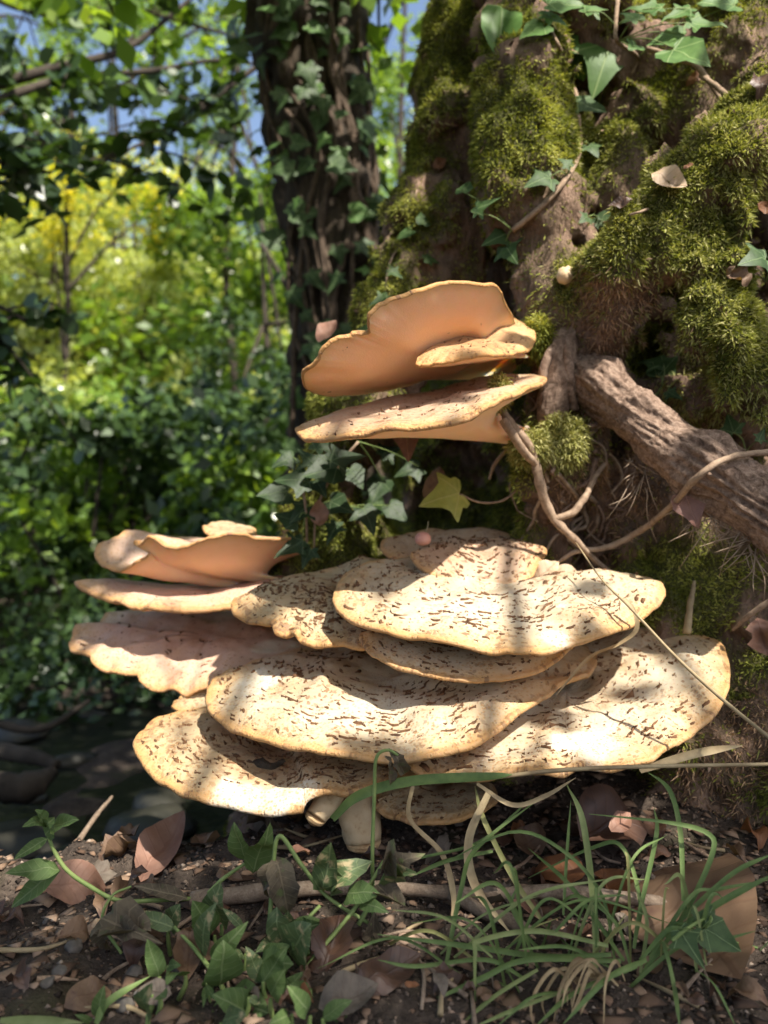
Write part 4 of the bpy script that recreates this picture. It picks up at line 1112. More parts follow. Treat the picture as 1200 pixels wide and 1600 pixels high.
ivy_plant('ivy, leaf colour darkened as shade, trailing between the two fungus clusters', [[(560, 690, 1.0), (520, 740, 1.0), (495, 800, 1.02), (490, 870, 1.05)], [(470, 740, 1.0), (478, 800, 1.0), (480, 870, 1.04)]],
    [(505, 735, 60, 200, .97), (540, 715, 65, 30, .97), (460, 750, 55, 170, .97), (555, 745, 42, 300, 1.06), (480, 715, 45, 120, .98), (590, 765, 45, 250, 1.12), (530, 790, 45, 330, 1.02), (455, 855, 55, 215, 1.0), (480, 870, 36, 250, 1.0), (610, 705, 46, 40, 1.12), (575, 810, 50, 290, 1.06), (640, 735, 44, 200, 1.13), (430, 770, 50, 190, 1.0), (505, 690, 50, 60, 1.0), (620, 800, 40, 320, 1.12), (520, 830, 44, 250, 1.04), (470, 800, 44, 230, 1.0), (500, 760, 38, 300, 1.0), (450, 810, 40, 150, 1.0), (445, 720, 40, 210, 1.0)], M['ivy_shaded'], 0.002)
ivy_plant('ivy creeping on the shaded left buttress above the fungi', [[(600, 500, 1.07), (610, 420), (640, 360), (650, 300)]], [(640, 380, 32, 200), (625, 430, 30, 320), (655, 345, 26, 80), (600, 470, 36, 210), (585, 520, 40, 160), (560, 545, 40, 200, 1.0), (660, 405, 28, 20)], M['ivy'], 0.0018)
# yellow-green leaf on a long petiole in the dark hollow
yl = thing('ivy_leaf', 'yellow-green ivy leaf hanging on a long stalk in the dark hollow between the fungi', 'leaf', tuple(P(808, 765, .97)))
tube('petiole', [P(812, 762, .975), P(785, 782, .95), P(750, 785, .93), P(718, 772, .92)], [.0018, .0015, .0013, .0012], M['vine'], yl, 20, 7)
place_leaf(P(718, 770, .92), P(655, 788, .91), Vector((0.1, -.9, .4)), 'ivy', M['ivy_yellow'], 3, yl, 1.15)

# woody creepers in front of the trunk
def creeper(label, pts, rad, mat='vine', n=60):
    o = tube('creeper_stem', [P(*p) for p in pts], rad, M[mat], None, n, 10, 0.18, 3, 110)
    return tag(o, label, 'vine', 'woody creepers over the roots')
creeper('gnarled pale creeper stem running from the small moss tuft down to the folded cap', [(775, 600, .84), (785, 640, .85), (800, 665, .865), (830, 705, .885), (845, 760, .89), (862, 805, .90), (900, 845, .905), (935, 880, .93), (975, 905, .97)], [.003, .0045, .0052, .0058, .0058, .0052, .0042, .0032, .002], 'vine', 80)
creeper('short pale broken creeper stub crossing the gnarled one', [(786, 655, .85), (800, 678, .85), (818, 705, .865), (840, 728, .89)], [.0052, .0052, .0050, .004])
creeper('forked creeper twig curving under the bare root', [(862, 812, .90), (895, 800, .90), (915, 775, .905), (930, 745, .92), (945, 725, .93)], [.004, .0045, .0042, .0035, .0025])
creeper('slender creeper sweeping from the bare root down to the folded cap', [(1210, 705, .80), (1140, 715, .79), (1090, 745, .79), (1050, 790, .84), (1000, 830, .9), (950, 855, .92), (900, 862, .915), (870, 880, .92)], [.0032, .0034, .0034, .0036, .004, .0038, .003, .002], 'vine', 80)
creeper('thin woody stem looping over the moss up by the dry leaves', [(1095, 118, .99), (1125, 140, .96), (1160, 172, .94), (1210, 225, .90)], [.003, .0035, .004, .0045])
creeper('thin twig lying across the mossy column top', [(1010, 75, 1.0), (1060, 92, 1.0), (1090, 105, .99), (1130, 160, .97)], [.0035, .004, .0035, .003])
creeper('grey bent twig standing out of the left buttress', [(748, 128, 1.13), (775, 115, 1.09), (795, 120, 1.07)], [.003, .003, .002])
# tuft of moss hanging at the top of the gnarled creeper
def tuft(label, c, rad, n, mat, seed, lmin=0.004, lmax=0.011):
    r = np.random.default_rng(seed)
    root_c = np.array(P(*c))
    dv = r.normal(0, 1, (n, 3)); dv /= np.linalg.norm(dv, axis=1, keepdims=True)
    p = root_c + dv * np.array(rad) * r.uniform(0.2, 1.0, (n, 1))
    dirv = dv * 0.7 + r.normal(0, .6, (n, 3)); dirv /= np.linalg.norm(dirv, axis=1, keepdims=True)
    L = r.uniform(lmin, lmax, (n, 1)); side = np.cross(dirv, r.normal(0, 1, (n, 3))); side /= np.linalg.norm(side, axis=1, keepdims=True)
    m = p + dirv * L * .5; e = p + dirv * L + np.array([0, 0, -.35]) * L
    V = np.stack([p - side * .0006, p + side * .0006, m + side * .0008, m - side * .0008, e], 1).reshape(-1, 3)
    T = np.array([[0, 1, 2], [0, 2, 3], [3, 2, 4]])
    F = (np.arange(n)[:, None, None] * 5 + T).reshape(-1, 3)
    me = raw_mesh('moss_tuft', V, F); fattr(me, 'rnd', np.repeat(r.random(n), 3), 'FACE')
    return tag(obj('moss_tuft', me, mat), label, 'moss', 'loose moss tufts on the creepers')
tuft('small moss tuft at the top end of the gnarled creeper', (780, 612, .845), (.012, .012, .02), 1500, M['moss_pale'], 1)
tuft('shaggy pale moss tuft wrapped round the gnarled creeper', (830, 700, .90), (.028, .02, .022), 4000, M['moss_pale'], 2)
tuft('ragged moss tuft between the gnarled creeper and the bare root', (880, 690, .915), (.032, .02, .035), 5000, M['moss_pale'], 3)
tuft('wispy moss tuft hanging above the flat shelf edge', (842, 525, .95), (.02, .02, .03), 3500, M['moss'], 4)

# ------------------------------------------------------------------ single leaves lying on the tree and fungi
def single_leaf(label, base, tip, nrm, kind, mat, var=0, width=1.0, cat='leaf', name='dead_leaf', group=None):
    o = place_leaf(base, tip, nrm, kind, mat, var, None, width, name)
    return tag(o, label, cat, group)
def on_tree(px, py, up=.004):
    l, n = hit(px, py); return l + n * up, n
def tree_leaf(label, p0, p1, kind, mat, var, width=1.0, up=.006, tilt=(0, -.4, .5), name='dead_leaf'):
    a, n = on_tree(*p0, up); b, n2 = on_tree(*p1, up)
    if abs(a.y - b.y) > .05: b = P(p1[0], p1[1], a.y)
    return single_leaf(label, a, b, (n + Vector(tilt)), kind, mat, var, width, name=name)
tree_leaf('pink dead leaf caught on the left mossy buttress', (688, 185), (728, 172), 'dead', DEAD['pink'], 1, 1.2)
tree_leaf('cream two-lobed dead leaf on the arching mossy root', (1030, 280), (1070, 298), 'dead', M['cream_leaf'], 2, 1.2, .012)
tree_leaf('pale brown dead leaf in the hollow behind the forked mossy root', (945, 355), (1016, 327), 'dead', DEAD['grey'], 3, .9, .012)
tree_leaf('dark brown dead leaf tucked behind the pale brown one', (985, 322), (960, 335), 'dead', DEAD['brown'], 4, 1.0, .014)
tree_leaf('red-brown dead leaf at the mossy root by the frame of dry leaves', (1170, 318), (1215, 330), 'dead', DEAD['orange'], 5, 1.0, .012)
tree_leaf('curled orange dead leaf beside the thin looping woody stem', (1075, 138), (1098, 118), 'dead', DEAD['orange'], 0, 1.0, .012)
tree_leaf('curled dry brown leaf standing under the forked mossy root', (1128, 440), (1145, 405), 'dead', DEAD['tan'], 1, 1.0, .012)
tree_leaf('crumpled tan leaf leaning on the curled one under the forked mossy root', (1160, 455), (1140, 415), 'wither', DEAD['tan'], 2, 1.3, .012)
tree_leaf('pale thin dead leaf high on the left buttress', (735, 85), (758, 52), 'dead', DEAD['grey'], 3, .8, .012)
tree_leaf('dark curled dead leaf by the mossy knob near the top', (1180, 130), (1190, 160), 'wither', DEAD['brown'], 3, 1.2, .012)
tree_leaf('small orange leaf fragment at the cream leaf', (1062, 278), (1082, 272), 'dead', DEAD['orange'], 4, 1.0, .016)
tree_leaf('round reddish leaf fragment low on the left buttress', (678, 262), (694, 252), 'dead', DEAD['orange'], 2, 1.3, .008)
single_leaf('dark red-brown lobed dead ivy leaf lying against the bare root', P(1072, 775, .83), P(1092, 826, .82), Vector((-.2, -.8, .5)), 'ivy', M['dead_ivy'], 1, 1.0)
single_leaf('brown lobed dead leaf hanging in the shade below the flat fungus shelf', P(632, 660, .95), P(640, 722, .95), Vector((.2, -.9, .2)), 'ivy', M['dead_ivy'], 0, 1.1)
single_leaf('tan dead leaf behind the yellow-green ivy leaf', P(675, 790, .97), P(690, 728, .97), Vector((.2, -.9, .2)), 'dead', DEAD['tan'], 1, 1.1)
single_leaf('orange-pink dead leaf standing between the two fungus clusters', P(500, 822, 1.0), P(498, 780, 1.0), Vector((.3, -.9, .2)), 'dead', DEAD['pink'], 4, 1.4)
single_leaf('shiny pink dead leaf resting on the folded cap, nearer its fold', P(836, 906, .905), P(872, 874, .905), Vector((-.1, -.75, .6)), 'dead', M['cream_leaf'], 1, 1.25, name='dead_leaf')
single_leaf('shiny pink dead leaf resting on the folded cap, against the bark', P(864, 902, .905), P(908, 892, .905), Vector((.1, -.75, .6)), 'dead', M['cream_leaf'], 3, 1.2)
single_leaf('pink leaf caught between the second trunk and the top fungus', P(498, 535, .98), P(525, 500, 1.0), Vector((-.2, -.9, .3)), 'dead', DEAD['pink'], 2, 1.0)
# small berry on the folded cap
b = thing('berry', 'small round pink berry with a thin stalk on the folded cap', 'berry', tuple(P(661, 846, .905)))
bm_pts = [P(661, 853, .905), P(661, 850, .905), P(661, 845, .905), P(661, 838, .905), P(661, 833, .905), P(661, 831, .905)]
tube('fruit', bm_pts, [.0015, .0075, .0098, .0092, .006, .001], mat_plain('berry_skin', [(0.3, (.45, .20, .15)), (0.8, (.60, .33, .25))], 80, .45), b, 16, 18)
tube('stalk', [P(664, 833, .905), P(668, 824, .905), P(669, 814, .905)], [.0007, .0006, .0005], M['dry_stem'], b, 8, 5)
tube('bark_sliver', [P(1073, 990, .86), P(1078, 950, .87), P(1085, 908, .89)], [.0045, .0042, .002], M['straw'], None, 14, 6, .25, 2, 120)
tag(bpy.data.objects['bark_sliver'], 'pale splinter of bark standing between the wide cap and the mossy bank', 'splinter')
# droppings / debris lying on the caps
tag(tube('bark_crumb', [P(383, 1200, .765), P(405, 1194, .762), P(425, 1198, .758), P(445, 1188, .762)], [.002, .005, .0045, .0015], M['bark_dark'], None, 16, 9, .5, 4, 150), 'dark curl of bark lying on the torn lowest cap', 'bark')

# ------------------------------------------------------------------ ground litter
def ground_pt(px, py, up=0.0):
    """where the sight line of this pixel meets the ground"""
    dv = (P(px, py, 1.0) - cam.location)
    for d in np.arange(0.3, 3, 0.006):
        q = cam.location + dv * float(d)
        if q.z <= ground_z(q.x, q.y): break
    q.z = ground_z(q.x, q.y) + up
    return q

def ground_leaf(label, px, py, size, ang, kind, mat, var, width=1.0, tilt=(0, -.35, 1), up=.006, group=None, rise=0.0, name='dead_leaf'):
    c = ground_pt(px, py)
    L = size * .82 / FPX * c.y
    a = math.radians(ang)
    v = Vector((math.cos(a), math.sin(a), 0)) * L * .5
    b = c - v; t = c + v
    b.z = ground_z(b.x, b.y) + up; t.z = ground_z(t.x, t.y) + up + rise
    return single_leaf(label, b, t, Vector(tilt), kind, mat, var, width, name=name, group=group)
single_leaf('large leathery brown dead leaf leaning on the mossy bank behind the grass', P(1035, 1352, .70), P(1150, 1512, .565), Vector((-.25, -.75, .55)), 'herb', DEAD['tan'], 2, 1.6)
single_leaf('big brown dead leaf under the wide cap at the foot of the bank', P(910, 1310, .72), P(1005, 1255, .80), Vector((0, -.6, .8)), 'dead', DEAD['brown'], 3, 1.0)
single_leaf('pinkish folded piece of dead leaf on the big brown one under the wide cap', P(955, 1300, .715), P(985, 1270, .74), Vector((.3, -.6, .8)), 'dead', DEAD['pink'], 2, .9)
ground_leaf('glossy dark brown dead leaf beside the spotted weeds', 610, 1545, 150, 35, 'dead', DEAD['brown'], 4, 1.0, (.1, -.6, 1), .012)
ground_leaf('upright orange-brown dead leaf behind the green grass tuft', 955, 1420, 70, 80, 'wither', DEAD['orange'], 2, 1.2, (.2, -.9, .5), .006, rise=.02)
ground_leaf('rusty brown leaf rolled up under the weeds', 520, 1500, 110, 75, 'wither', DEAD['brown'], 1, 1.4, (.1, -.7, .8), .006, rise=.02)
ground_leaf('grey-brown leaf with pale underside at the picture foot below the weeds', 545, 1590, 120, 20, 'dead', DEAD['grey'], 2, 1.2, (.1, -.4, 1), .012)
ground_leaf('tan papery leaf standing in the grass under the small hanging cap', 830, 1330, 90, 40, 'dead', DEAD['tan'], 5, 1.2, (.1, -.7, .9), .012)
ground_leaf('warm brown leaf lying under the small hanging cap', 870, 1380, 110, 170, 'dead', DEAD['orange'], 3, 1.0, (.1, -.7, .9), .008)
ground_leaf('bright tan leaf propped on the bank edge over the stream', 255, 1360, 110, 60, 'dead', DEAD['pink'], 2, 1.0, (-.2, -.9, .5), .01, rise=.03)
ground_leaf('broad tan leaf lying flat by the sprig with opposite leaves', 120, 1400, 120, 20, 'dead', DEAD['pink'], 3, 1.2, (-.1, -.6, .8), .012)
ground_leaf('cream curled leaf on the bare soil', 120, 1478, 75, 35, 'wither', DEAD['tan'], 3, 1.2, (0, -.5, 1), .008)
ground_leaf('small cream bean-shaped leaf on the bare soil', 155, 1455, 34, 60, 'dead', M['cream_leaf'], 2, 1.0, (0, -.4, 1), .004)
ground_leaf('rolled dark chocolate leaf behind the spotted weeds', 225, 1510, 85, 70, 'wither', DEAD['brown'], 0, 1.3, (0, -.5, 1), .008, rise=.02)
ground_leaf('upright striped tan leaf beside the spotted weeds', 295, 1525, 85, 100, 'wither', DEAD['tan'], 5, .9, (.2, -.9, .3), .004, rise=.035)
ground_leaf('round spotted tan leaf at the picture foot on bare soil', 140, 1580, 90, 40, 'dead', DEAD['tan'], 0, 1.4, (0, -.5, 1), .008)
KINDS = [('tan', 'tan dead leaf lying in the litter under the fungi'), ('brown', 'dark brown dead leaf lying in the litter under the fungi'), ('pink', 'pinkish-brown dead leaf lying in the litter under the fungi'), ('grey', 'grey weathered dead leaf lying in the litter under the fungi'), ('orange', 'rust-orange dead leaf lying in the litter under the fungi')]
for k in range(120):
    px = rnd.uniform(-60, 1180); py = 1255 + 345 * rnd.random() ** 1.1
    if 0 < px < 230 and py > 1440 and rnd.random() < .75: continue
    if px < 260 and py < 1300: continue
    kd, lb = KINDS[rnd.choices(range(5), [4, 6, 1, 3, 1])[0]]
    ground_leaf(lb, px, py, rnd.uniform(28, 82), rnd.uniform(0, 360), rnd.choice(['dead', 'wither', 'wither']), DEAD[kd], rnd.randrange(6), rnd.uniform(.8, 1.3), (rnd.gauss(0, .35), rnd.gauss(-.35, .4), 1), rnd.uniform(.004, .02), kd + ' dead leaves of the litter')

def scatter_mesh(name, n, mat, xr, yr, size, seed, flat=.6, dens=None):
    r = np.random.default_rng(seed)
    x = r.uniform(xr[0], xr[1], n); y = r.uniform(yr[0], yr[1], n)
    z = ground_h(x, y)
    s = size[0] * (size[1] / size[0]) ** (r.random(n) ** 2)
    tet = np.array([[1, 0, -.4], [-.5, .87, -.4], [-.5, -.87, -.4], [0, 0, .9], [.3, .2, .7]])
    V = tet[None] * s[:, None, None] * r.uniform(.6, 1.4, (n, 5, 3)) * np.array([1, 1, flat])
    a = r.uniform(0, 6.28, n); c_, s_ = np.cos(a)[:, None], np.sin(a)[:, None]
    V = np.stack([V[..., 0] * c_ - V[..., 1] * s_, V[..., 0] * s_ + V[..., 1] * c_, V[..., 2]], -1)
    V = V + np.stack([x, y, z + s * .15], -1)[:, None]
    T = np.array([[0, 1, 4], [1, 2, 3], [2, 0, 3], [1, 3, 4], [0, 4, 3], [0, 2, 1]])
    F = (np.arange(n)[:, None, None] * 5 + T).reshape(-1, 3)
    me = raw_mesh(name, V.reshape(-1, 3), F, False)
    fattr(me, 'rnd', np.repeat(r.random(n), 6), 'FACE')
    return obj(name, me, mat)
tag(scatter_mesh('soil_crumbs', 26000, M['crumb'], (-.6, .6), (.42, 1.0), (.0007, .0045), 5), 'dark crumbs of soil strewn over the bank', 'soil', kind='stuff')
tag(scatter_mesh('leaf_fragments', 5000, M['chip'], (-.6, .6), (.42, 1.05), (.002, .010), 6, .2), 'small brown chips of leaf and bark in the soil', 'litter', kind='stuff')
tag(scatter_mesh('bark_chips', 1400, M['chip'], (-.6, .6), (.42, 1.05), (.006, .018), 16, .12), 'larger flat flakes of bark and leaf in the soil', 'litter', kind='stuff')

def stick(label, pts, rad, mat='stick', group=None, name='stick', bump=.15):
    o = tube(name, pts, rad, M[mat], None, max(14, len(pts) * 8), 10, bump, rnd.randrange(99), 90)
    return tag(o, label, 'stick', group)
stick('long brown stick lying across the ground under the fungi', [P(300, 1408, .665), P(400, 1395, .665), P(500, 1388, .665), P(620, 1388, .665), P(760, 1398, .66), P(880, 1393, .66), P(1050, 1411, .655)], [.0085, .0075, .006, .0055, .0055, .006, .005])
stick('forked side branch of the long stick', [P(705, 1395, .662), P(745, 1420, .645), P(800, 1440, .63), P(830, 1455, .622)], [.006, .006, .0055, .004])
stick('slanting reddish stick jutting from the bank over the stream', [P(115, 1325, .86), P(150, 1275, .92), P(175, 1245, .97)], [.0035, .003, .002])
for (px, py, L, a) in [(60, 1485, 120, 8), (190, 1530, 70, 60), (360, 1560, 110, 110), (700, 1560, 90, 70), (480, 1330, 120, 15), (640, 1470, 90, 170), (90, 1540, 60, 30), (180, 1590, 100, 175), (330, 1470, 80, 150), (900, 1560, 80, 20), (760, 1340, 90, 30), (270, 1420, 60, 100), (1110, 1560, 90, 80), (420, 1420, 100, 60), (20, 1440, 90, 30)] + [(rnd.uniform(0, 1150), rnd.uniform(1290, 1590), rnd.uniform(40, 130), rnd.uniform(0, 180)) for _ in range(34)]:
    c = ground_pt(px, py); l = L / FPX * c.y; v = Vector((math.cos(math.radians(a)), math.sin(math.radians(a)), 0)) * l * .5
    m_ = c + Vector((rnd.uniform(-.006, .006), rnd.uniform(-.006, .006), .004))
    e0, e1 = c - v, c + v
    e0.z = ground_z(e0.x, e0.y) + .002; e1.z = ground_z(e1.x, e1.y) + .006
    stick('thin dry twig lying in the litter', [e0, m_, e1], [.0008 + .0016 * rnd.random(), .0016, .0009], rnd.choice(['stick', 'straw', 'vine']), 'thin twigs in the litter', 'twig')

single_leaf('withered leaf hanging from a broken twig on the mossy bank', P(1183, 965, .83), P(1200, 1025, .82), Vector((-.4, -.8, .2)), 'wither', DEAD['pink'], 2, 1.2)
stick('broken forked twig lying on the mossy bank by the withered leaf', [P(1145, 985, .85), P(1170, 962, .83), P(1210, 935, .81)], [.002, .003, .0035], 'vine', None, 'twig')
# pebbles and stream stones
def stone(label, c, rad, mat, seed, group):
    r = np.random.default_rng(seed)
    n, m = 9, 12
    V = []
    for i in range(n):
        f = math.pi * i / (n - 1)
        for j in range(m):
            t = 2 * math.pi * j / m
            V.append((math.sin(f) * math.cos(t), math.sin(f) * math.sin(t), math.cos(f)))
    V = np.array(V); V = V * (1 + .28 * vnoise(V + seed * 5.3, 1.6, seed)[:, None] + .1 * vnoise(V + seed, 4, seed)[:, None])
    V = V * np.array(rad)
    F = []
    for i in range(n - 1):
        for j in range(m):
            F.append([i * m + j, (i + 1) * m + j, (i + 1) * m + (j + 1) % m, i * m + (j + 1) % m])
    o = obj('stone', raw_mesh('stone', V, np.array(F)), mat)
    o.location = c
    o.rotation_euler = (0, 0, r.uniform(0, 6))
    return tag(o, label, 'stone', group)
for k in range(14):
    px = rnd.uniform(0, 480); d = rnd.uniform(1.35, 2.5)
    x = (px - 600) / FPX * d
    s = rnd.uniform(.03, .10)
    stone('dark wet stone lying in the shaded stream bed', (x, d, max(ground_z(x, d), -.30) + s * .25), (s, s * rnd.uniform(.5, .9), s * rnd.uniform(.25, .4)), M['stone_wet'], k, 'wet stones in the stream')
for k in range(12):
    px = rnd.uniform(10, 330); py = rnd.uniform(1420, 1595)
    c = ground_pt(px, py); s = rnd.uniform(.003, .009)
    c.z += s * .3
    stone('small pale pebble lying on the bare soil', tuple(c), (s, s * .8, s * .6), M['stone'], 50 + k, 'pale pebbles on the bare soil')
nl, nn_ = hit(890, 430)
nt = stone('small round cream nut shell lodged beside the mossy column', tuple(nl + nn_ * .006), (.0105, .0105, .0105), M['stub'], 7, None)
nt.name = 'nut_shell'; nt['category'] = 'nut'
# drowned branches in the stream
for (pts, r_) in [([(-60, 1165, 1.7), (40, 1180, 1.6), (90, 1195, 1.55)], [.02, .018, .01]), ([(-40, 1225, 1.5), (40, 1230, 1.5), (85, 1205, 1.55)], [.028, .03, .012]), ([(-40, 1120, 1.9), (60, 1140, 1.9), (140, 1095, 2.0)], [.012, .01, .006])]:
    stick('dark dead branch lying in the shaded stream', [P(*p) for p in pts], r_, 'limb', 'dead branches in the stream', 'dead_branch')

# ------------------------------------------------------------------ grass and weeds
def blade(pts, width, mat, parent, taper0=.7, n=22, name='blade', fold=.25):
    c = catmull(pts, n)
    t = np.gradient(c, axis=0); t /= np.linalg.norm(t, axis=1, keepdims=True)
    view = np.array([0, 0, CAM_H]) - c
    view /= np.linalg.norm(view, axis=1, keepdims=True)
    ref = np.array([0.15, -0.75, 0.6])
    side = np.cross(t, ref); side /= np.linalg.norm(side, axis=1, keepdims=True) + 1e-9
    up = np.cross(side, t)
    s = np.linspace(0, 1, n)
    w = width * (taper0 + (1 - taper0) * np.minimum(1, s * 4)) * np.clip((1 - s) * 3.2, 0.04, 1) ** .7
    tw = 0.5 * np.sin(s * 3 + parent.location.x * 40)
    sd = side * np.cos(tw)[:, None] + up * np.sin(tw)[:, None]
    V = np.concatenate([c - sd * w[:, None] * .5 + up * (w * fold)[:, None], c, c + sd * w[:, None] * .5 + up * (w * fold)[:, None]], 0)
    i = np.arange(n - 1)
    F = np.vstack([np.stack([i, i + n, i + n + 1, i + 1], 1), np.stack([i + n, i + 2 * n, i + 2 * n + 1, i + n + 1], 1)])
    return obj(name, raw_mesh(name, off(V, parent), F), mat, parent)
tb = ground_pt(940, 1520)
tuftg = thing('grass_tuft', 'green grass tuft with long arching blades beside the large leathery brown leaf', 'grass', tuple(tb))
BL = [([(930, 1522), (928, 1430), (910, 1285), (885, 1225)], 15, 'grass_pale', .575, .66), ([(845, 1437), (800, 1370), (755, 1280), (742, 1228)], 12, 'straw2', .63, .69),
      ([(1000, 1525), (1065, 1435), (1112, 1335), (1104, 1302), (1040, 1285), (920, 1272)], 11, 'grass', .575, .62), ([(990, 1475), (1000, 1410), (972, 1324), (925, 1325), (825, 1372)], 9, 'grass', .59, .66),
      ([(1067, 1408), (1062, 1300), (1045, 1235), (1010, 1205)], 11, 'grass', .60, .66), ([(990, 1482), (1000, 1420), (1025, 1305), (1022, 1262)], 10, 'grass', .585, .64),
      ([(1040, 1465), (1125, 1410), (1210, 1365)], 14, 'grass', .57, .56), ([(1045, 1455), (1140, 1368), (1210, 1333)], 10, 'grass', .575, .57),
      ([(955, 1492), (850, 1495), (740, 1480), (590, 1460)], 12, 'grass', .56, .56), ([(950, 1478), (840, 1455), (750, 1470), (742, 1490), (743, 1590)], 11, 'grass_pale', .565, .53),
      ([(970, 1502), (825, 1500), (750, 1530), (665, 1568)], 12, 'grass', .56, .53), ([(840, 1515), (775, 1555), (715, 1605)], 9, 'grass_pale', .55, .51), ([(995, 1510), (900, 1550), (835, 1605)], 10, 'grass', .56, .51),
      ([(885, 1550), (775, 1605)], 7, 'grass', .54, .51), ([(690, 1545), (720, 1390), (745, 1325), (840, 1250)], 11, 'grass', .56, .68), ([(975, 1502), (895, 1390), (825, 1325)], 10, 'grass', .57, .68),
      ([(1035, 1470), (1050, 1530), (1062, 1605)], 14, 'grass', .565, .52), ([(1085, 1515), (1150, 1605)], 8, 'grass', .55, .51), ([(880, 1430), (885, 1340), (892, 1250)], 7, 'grass', .62, .68), ([(650, 1342), (750, 1315), (830, 1248)], 8, 'grass', .66, .70),
      ([(1015, 1495), (1080, 1400), (1120, 1390), (1200, 1375)], 9, 'grass', .57, .58), ([(1000, 1500), (1050, 1450), (1110, 1470), (1180, 1455)], 10, 'grass', .56, .55), ([(960, 1500), (940, 1400), (880, 1330), (800, 1300), (690, 1350)], 8, 'grass', .58, .64),
      ([(770, 1330), (700, 1345), (640, 1370)], 9, 'grass', .67, .66), ([(1000, 1520), (1010, 1440), (990, 1380)], 8, 'grass_pale', .575, .59), ([(985, 1510), (960, 1440), (900, 1400), (860, 1430)], 8, 'grass', .575, .6), ([(820, 1530), (760, 1500), (650, 1510), (590, 1500)], 9, 'grass', .55, .54),
      ([(860, 1440), (840, 1480), (800, 1420), (810, 1380)], 8, 'grass', .6, .64), ([(1010, 1500), (880, 1600)], 12, 'grass', .56, .5), ([(890, 1545), (810, 1575), (740, 1605)], 8, 'grass_pale', .54, .5)]
M['straw2'] = mat_plain('blade_yellowing', [(0.3, (.16, .17, .06)), (0.7, (.30, .28, .11))], 30, .6, .3, .2, .001, (1, 1, 1), .2)
for (pp, wpx, mt, d0, d1) in BL:
    k = len(pp)
    pts = [P(x, y, d0 + (d1 - d0) * i / (k - 1)) for i, (x, y) in enumerate(pp)]
    if k == 2: pts.insert(1, (pts[0] + pts[1]) / 2 + Vector((0, 0, .008)))
    blade(pts, wpx * .72 / FPX * d0, M[mt], tuftg)
for k in range(34):
    x0, y0 = rnd.gauss(900, 110), rnd.gauss(1515, 28)
    a = rnd.uniform(-1.4, 1.2); L = rnd.uniform(90, 260)
    x1, y1 = x0 + L * math.sin(a) * .6, y0 - L * math.cos(a) * .7
    x2, y2 = x0 + L * math.sin(a) * 1.3, y1 + rnd.uniform(-50, 70)
    d = .57 + rnd.uniform(-.02, .03)
    blade([P(x0, y0, d), P(x1, y1, d), P(x2, y2, d + rnd.uniform(-.02, .05))], rnd.uniform(.0014, .003), M[rnd.choice(['grass', 'grass', 'grass_pale', 'straw2'])], tuftg)
# dry blades
dryt = thing('dry_grass', 'curled dry straw-coloured blades at the root of the green grass tuft', 'grass', tuple(ground_pt(900, 1560)))
for k in range(12):
    x0, y0 = rnd.uniform(870, 1000), rnd.uniform(1515, 1545)
    s = rnd.choice([-1, 1]); d = .555 + rnd.uniform(-.015, .015); w_ = rnd.uniform(25, 70)
    blade([P(x0, y0, d), P(x0 - w_ * .5, y0 - rnd.uniform(5, 35), d - .01), P(x0 - w_, y0 + rnd.uniform(0, 25), d - .02), P(x0 - w_ - rnd.uniform(-10, 14), y0 + rnd.uniform(40, 80), d - .03)], rnd.uniform(.0015, .0035), M['straw'], dryt, fold=.5)
def single_blade(label, pts, width, mat, name='loose_grass'):
    r0 = thing(name, label, 'grass', tuple(P(*pts[0])))
    blade([P(*p) for p in pts], width, M[mat], r0, n=34)
single_blade('broad green grass blade lying under the rim of the wide cap', [(520, 1280, .66), (560, 1245, .655), (640, 1222, .645), (765, 1214, .64), (800, 1210, .64)], .0085, 'grass')
tag(tube('straw_stalk', [P(765, 1216, .642), P(870, 1204, .64), P(1000, 1198, .64), P(1215, 1194, .64)], [.0017, .0019, .0018, .0015], M['straw'], None, 40, 7), 'long dry straw stalk lying level across the rim of the wide cap', 'straw')
tag(tube('straw_stalk', [P(900, 848, .84), P(940, 905, .78), P(985, 950, .735), P(1050, 1020, .69), P(1120, 1085, .65), P(1215, 1163, .60)], [.0006, .0010, .0013, .0015, .0016, .0016], M['straw'], None, 60, 7), 'long greenish straw stalk slanting across the wide cap towards the bank', 'straw')
single_blade('withered grey-green blade curling over the wide cap under the slanting straw', [(975, 935, .75), (990, 955, .745), (993, 985, .745), (965, 1008, .755), (925, 1025, .765), (895, 1055, .762), (868, 1088, .758)], .0045, 'straw')
single_blade('narrow brown dry blade twisting down beside the small hanging cap', [(645, 1225, .70), (640, 1280, .69), (690, 1335, .67), (708, 1400, .65), (704, 1450, .62)], .0055, 'straw')
single_blade('broad twisted brown blade hanging in the green grass', [(765, 1235, .68), (732, 1312, .66), (742, 1385, .64), (800, 1462, .61)], .0075, 'straw')
single_blade('pale dry blade sagging below the straw stalk', [(745, 1225, .655), (800, 1258, .655), (850, 1245, .655), (900, 1215, .65)], .004, 'straw')
single_blade('short dry blade leaning on the mossy bank above the level straw', [(1000, 1205, .66), (1080, 1180, .66), (1160, 1165, .67)], .007, 'straw')
single_blade('fresh green blade at the picture foot on the bare soil', [(150, 1600, .51), (170, 1565, .52), (235, 1525, .54)], .005, 'grass')
single_blade('pale green blade lying flat at the bottom of the bare soil', [(0, 1595, .51), (60, 1594, .51), (130, 1598, .505)], .005, 'grass_pale')

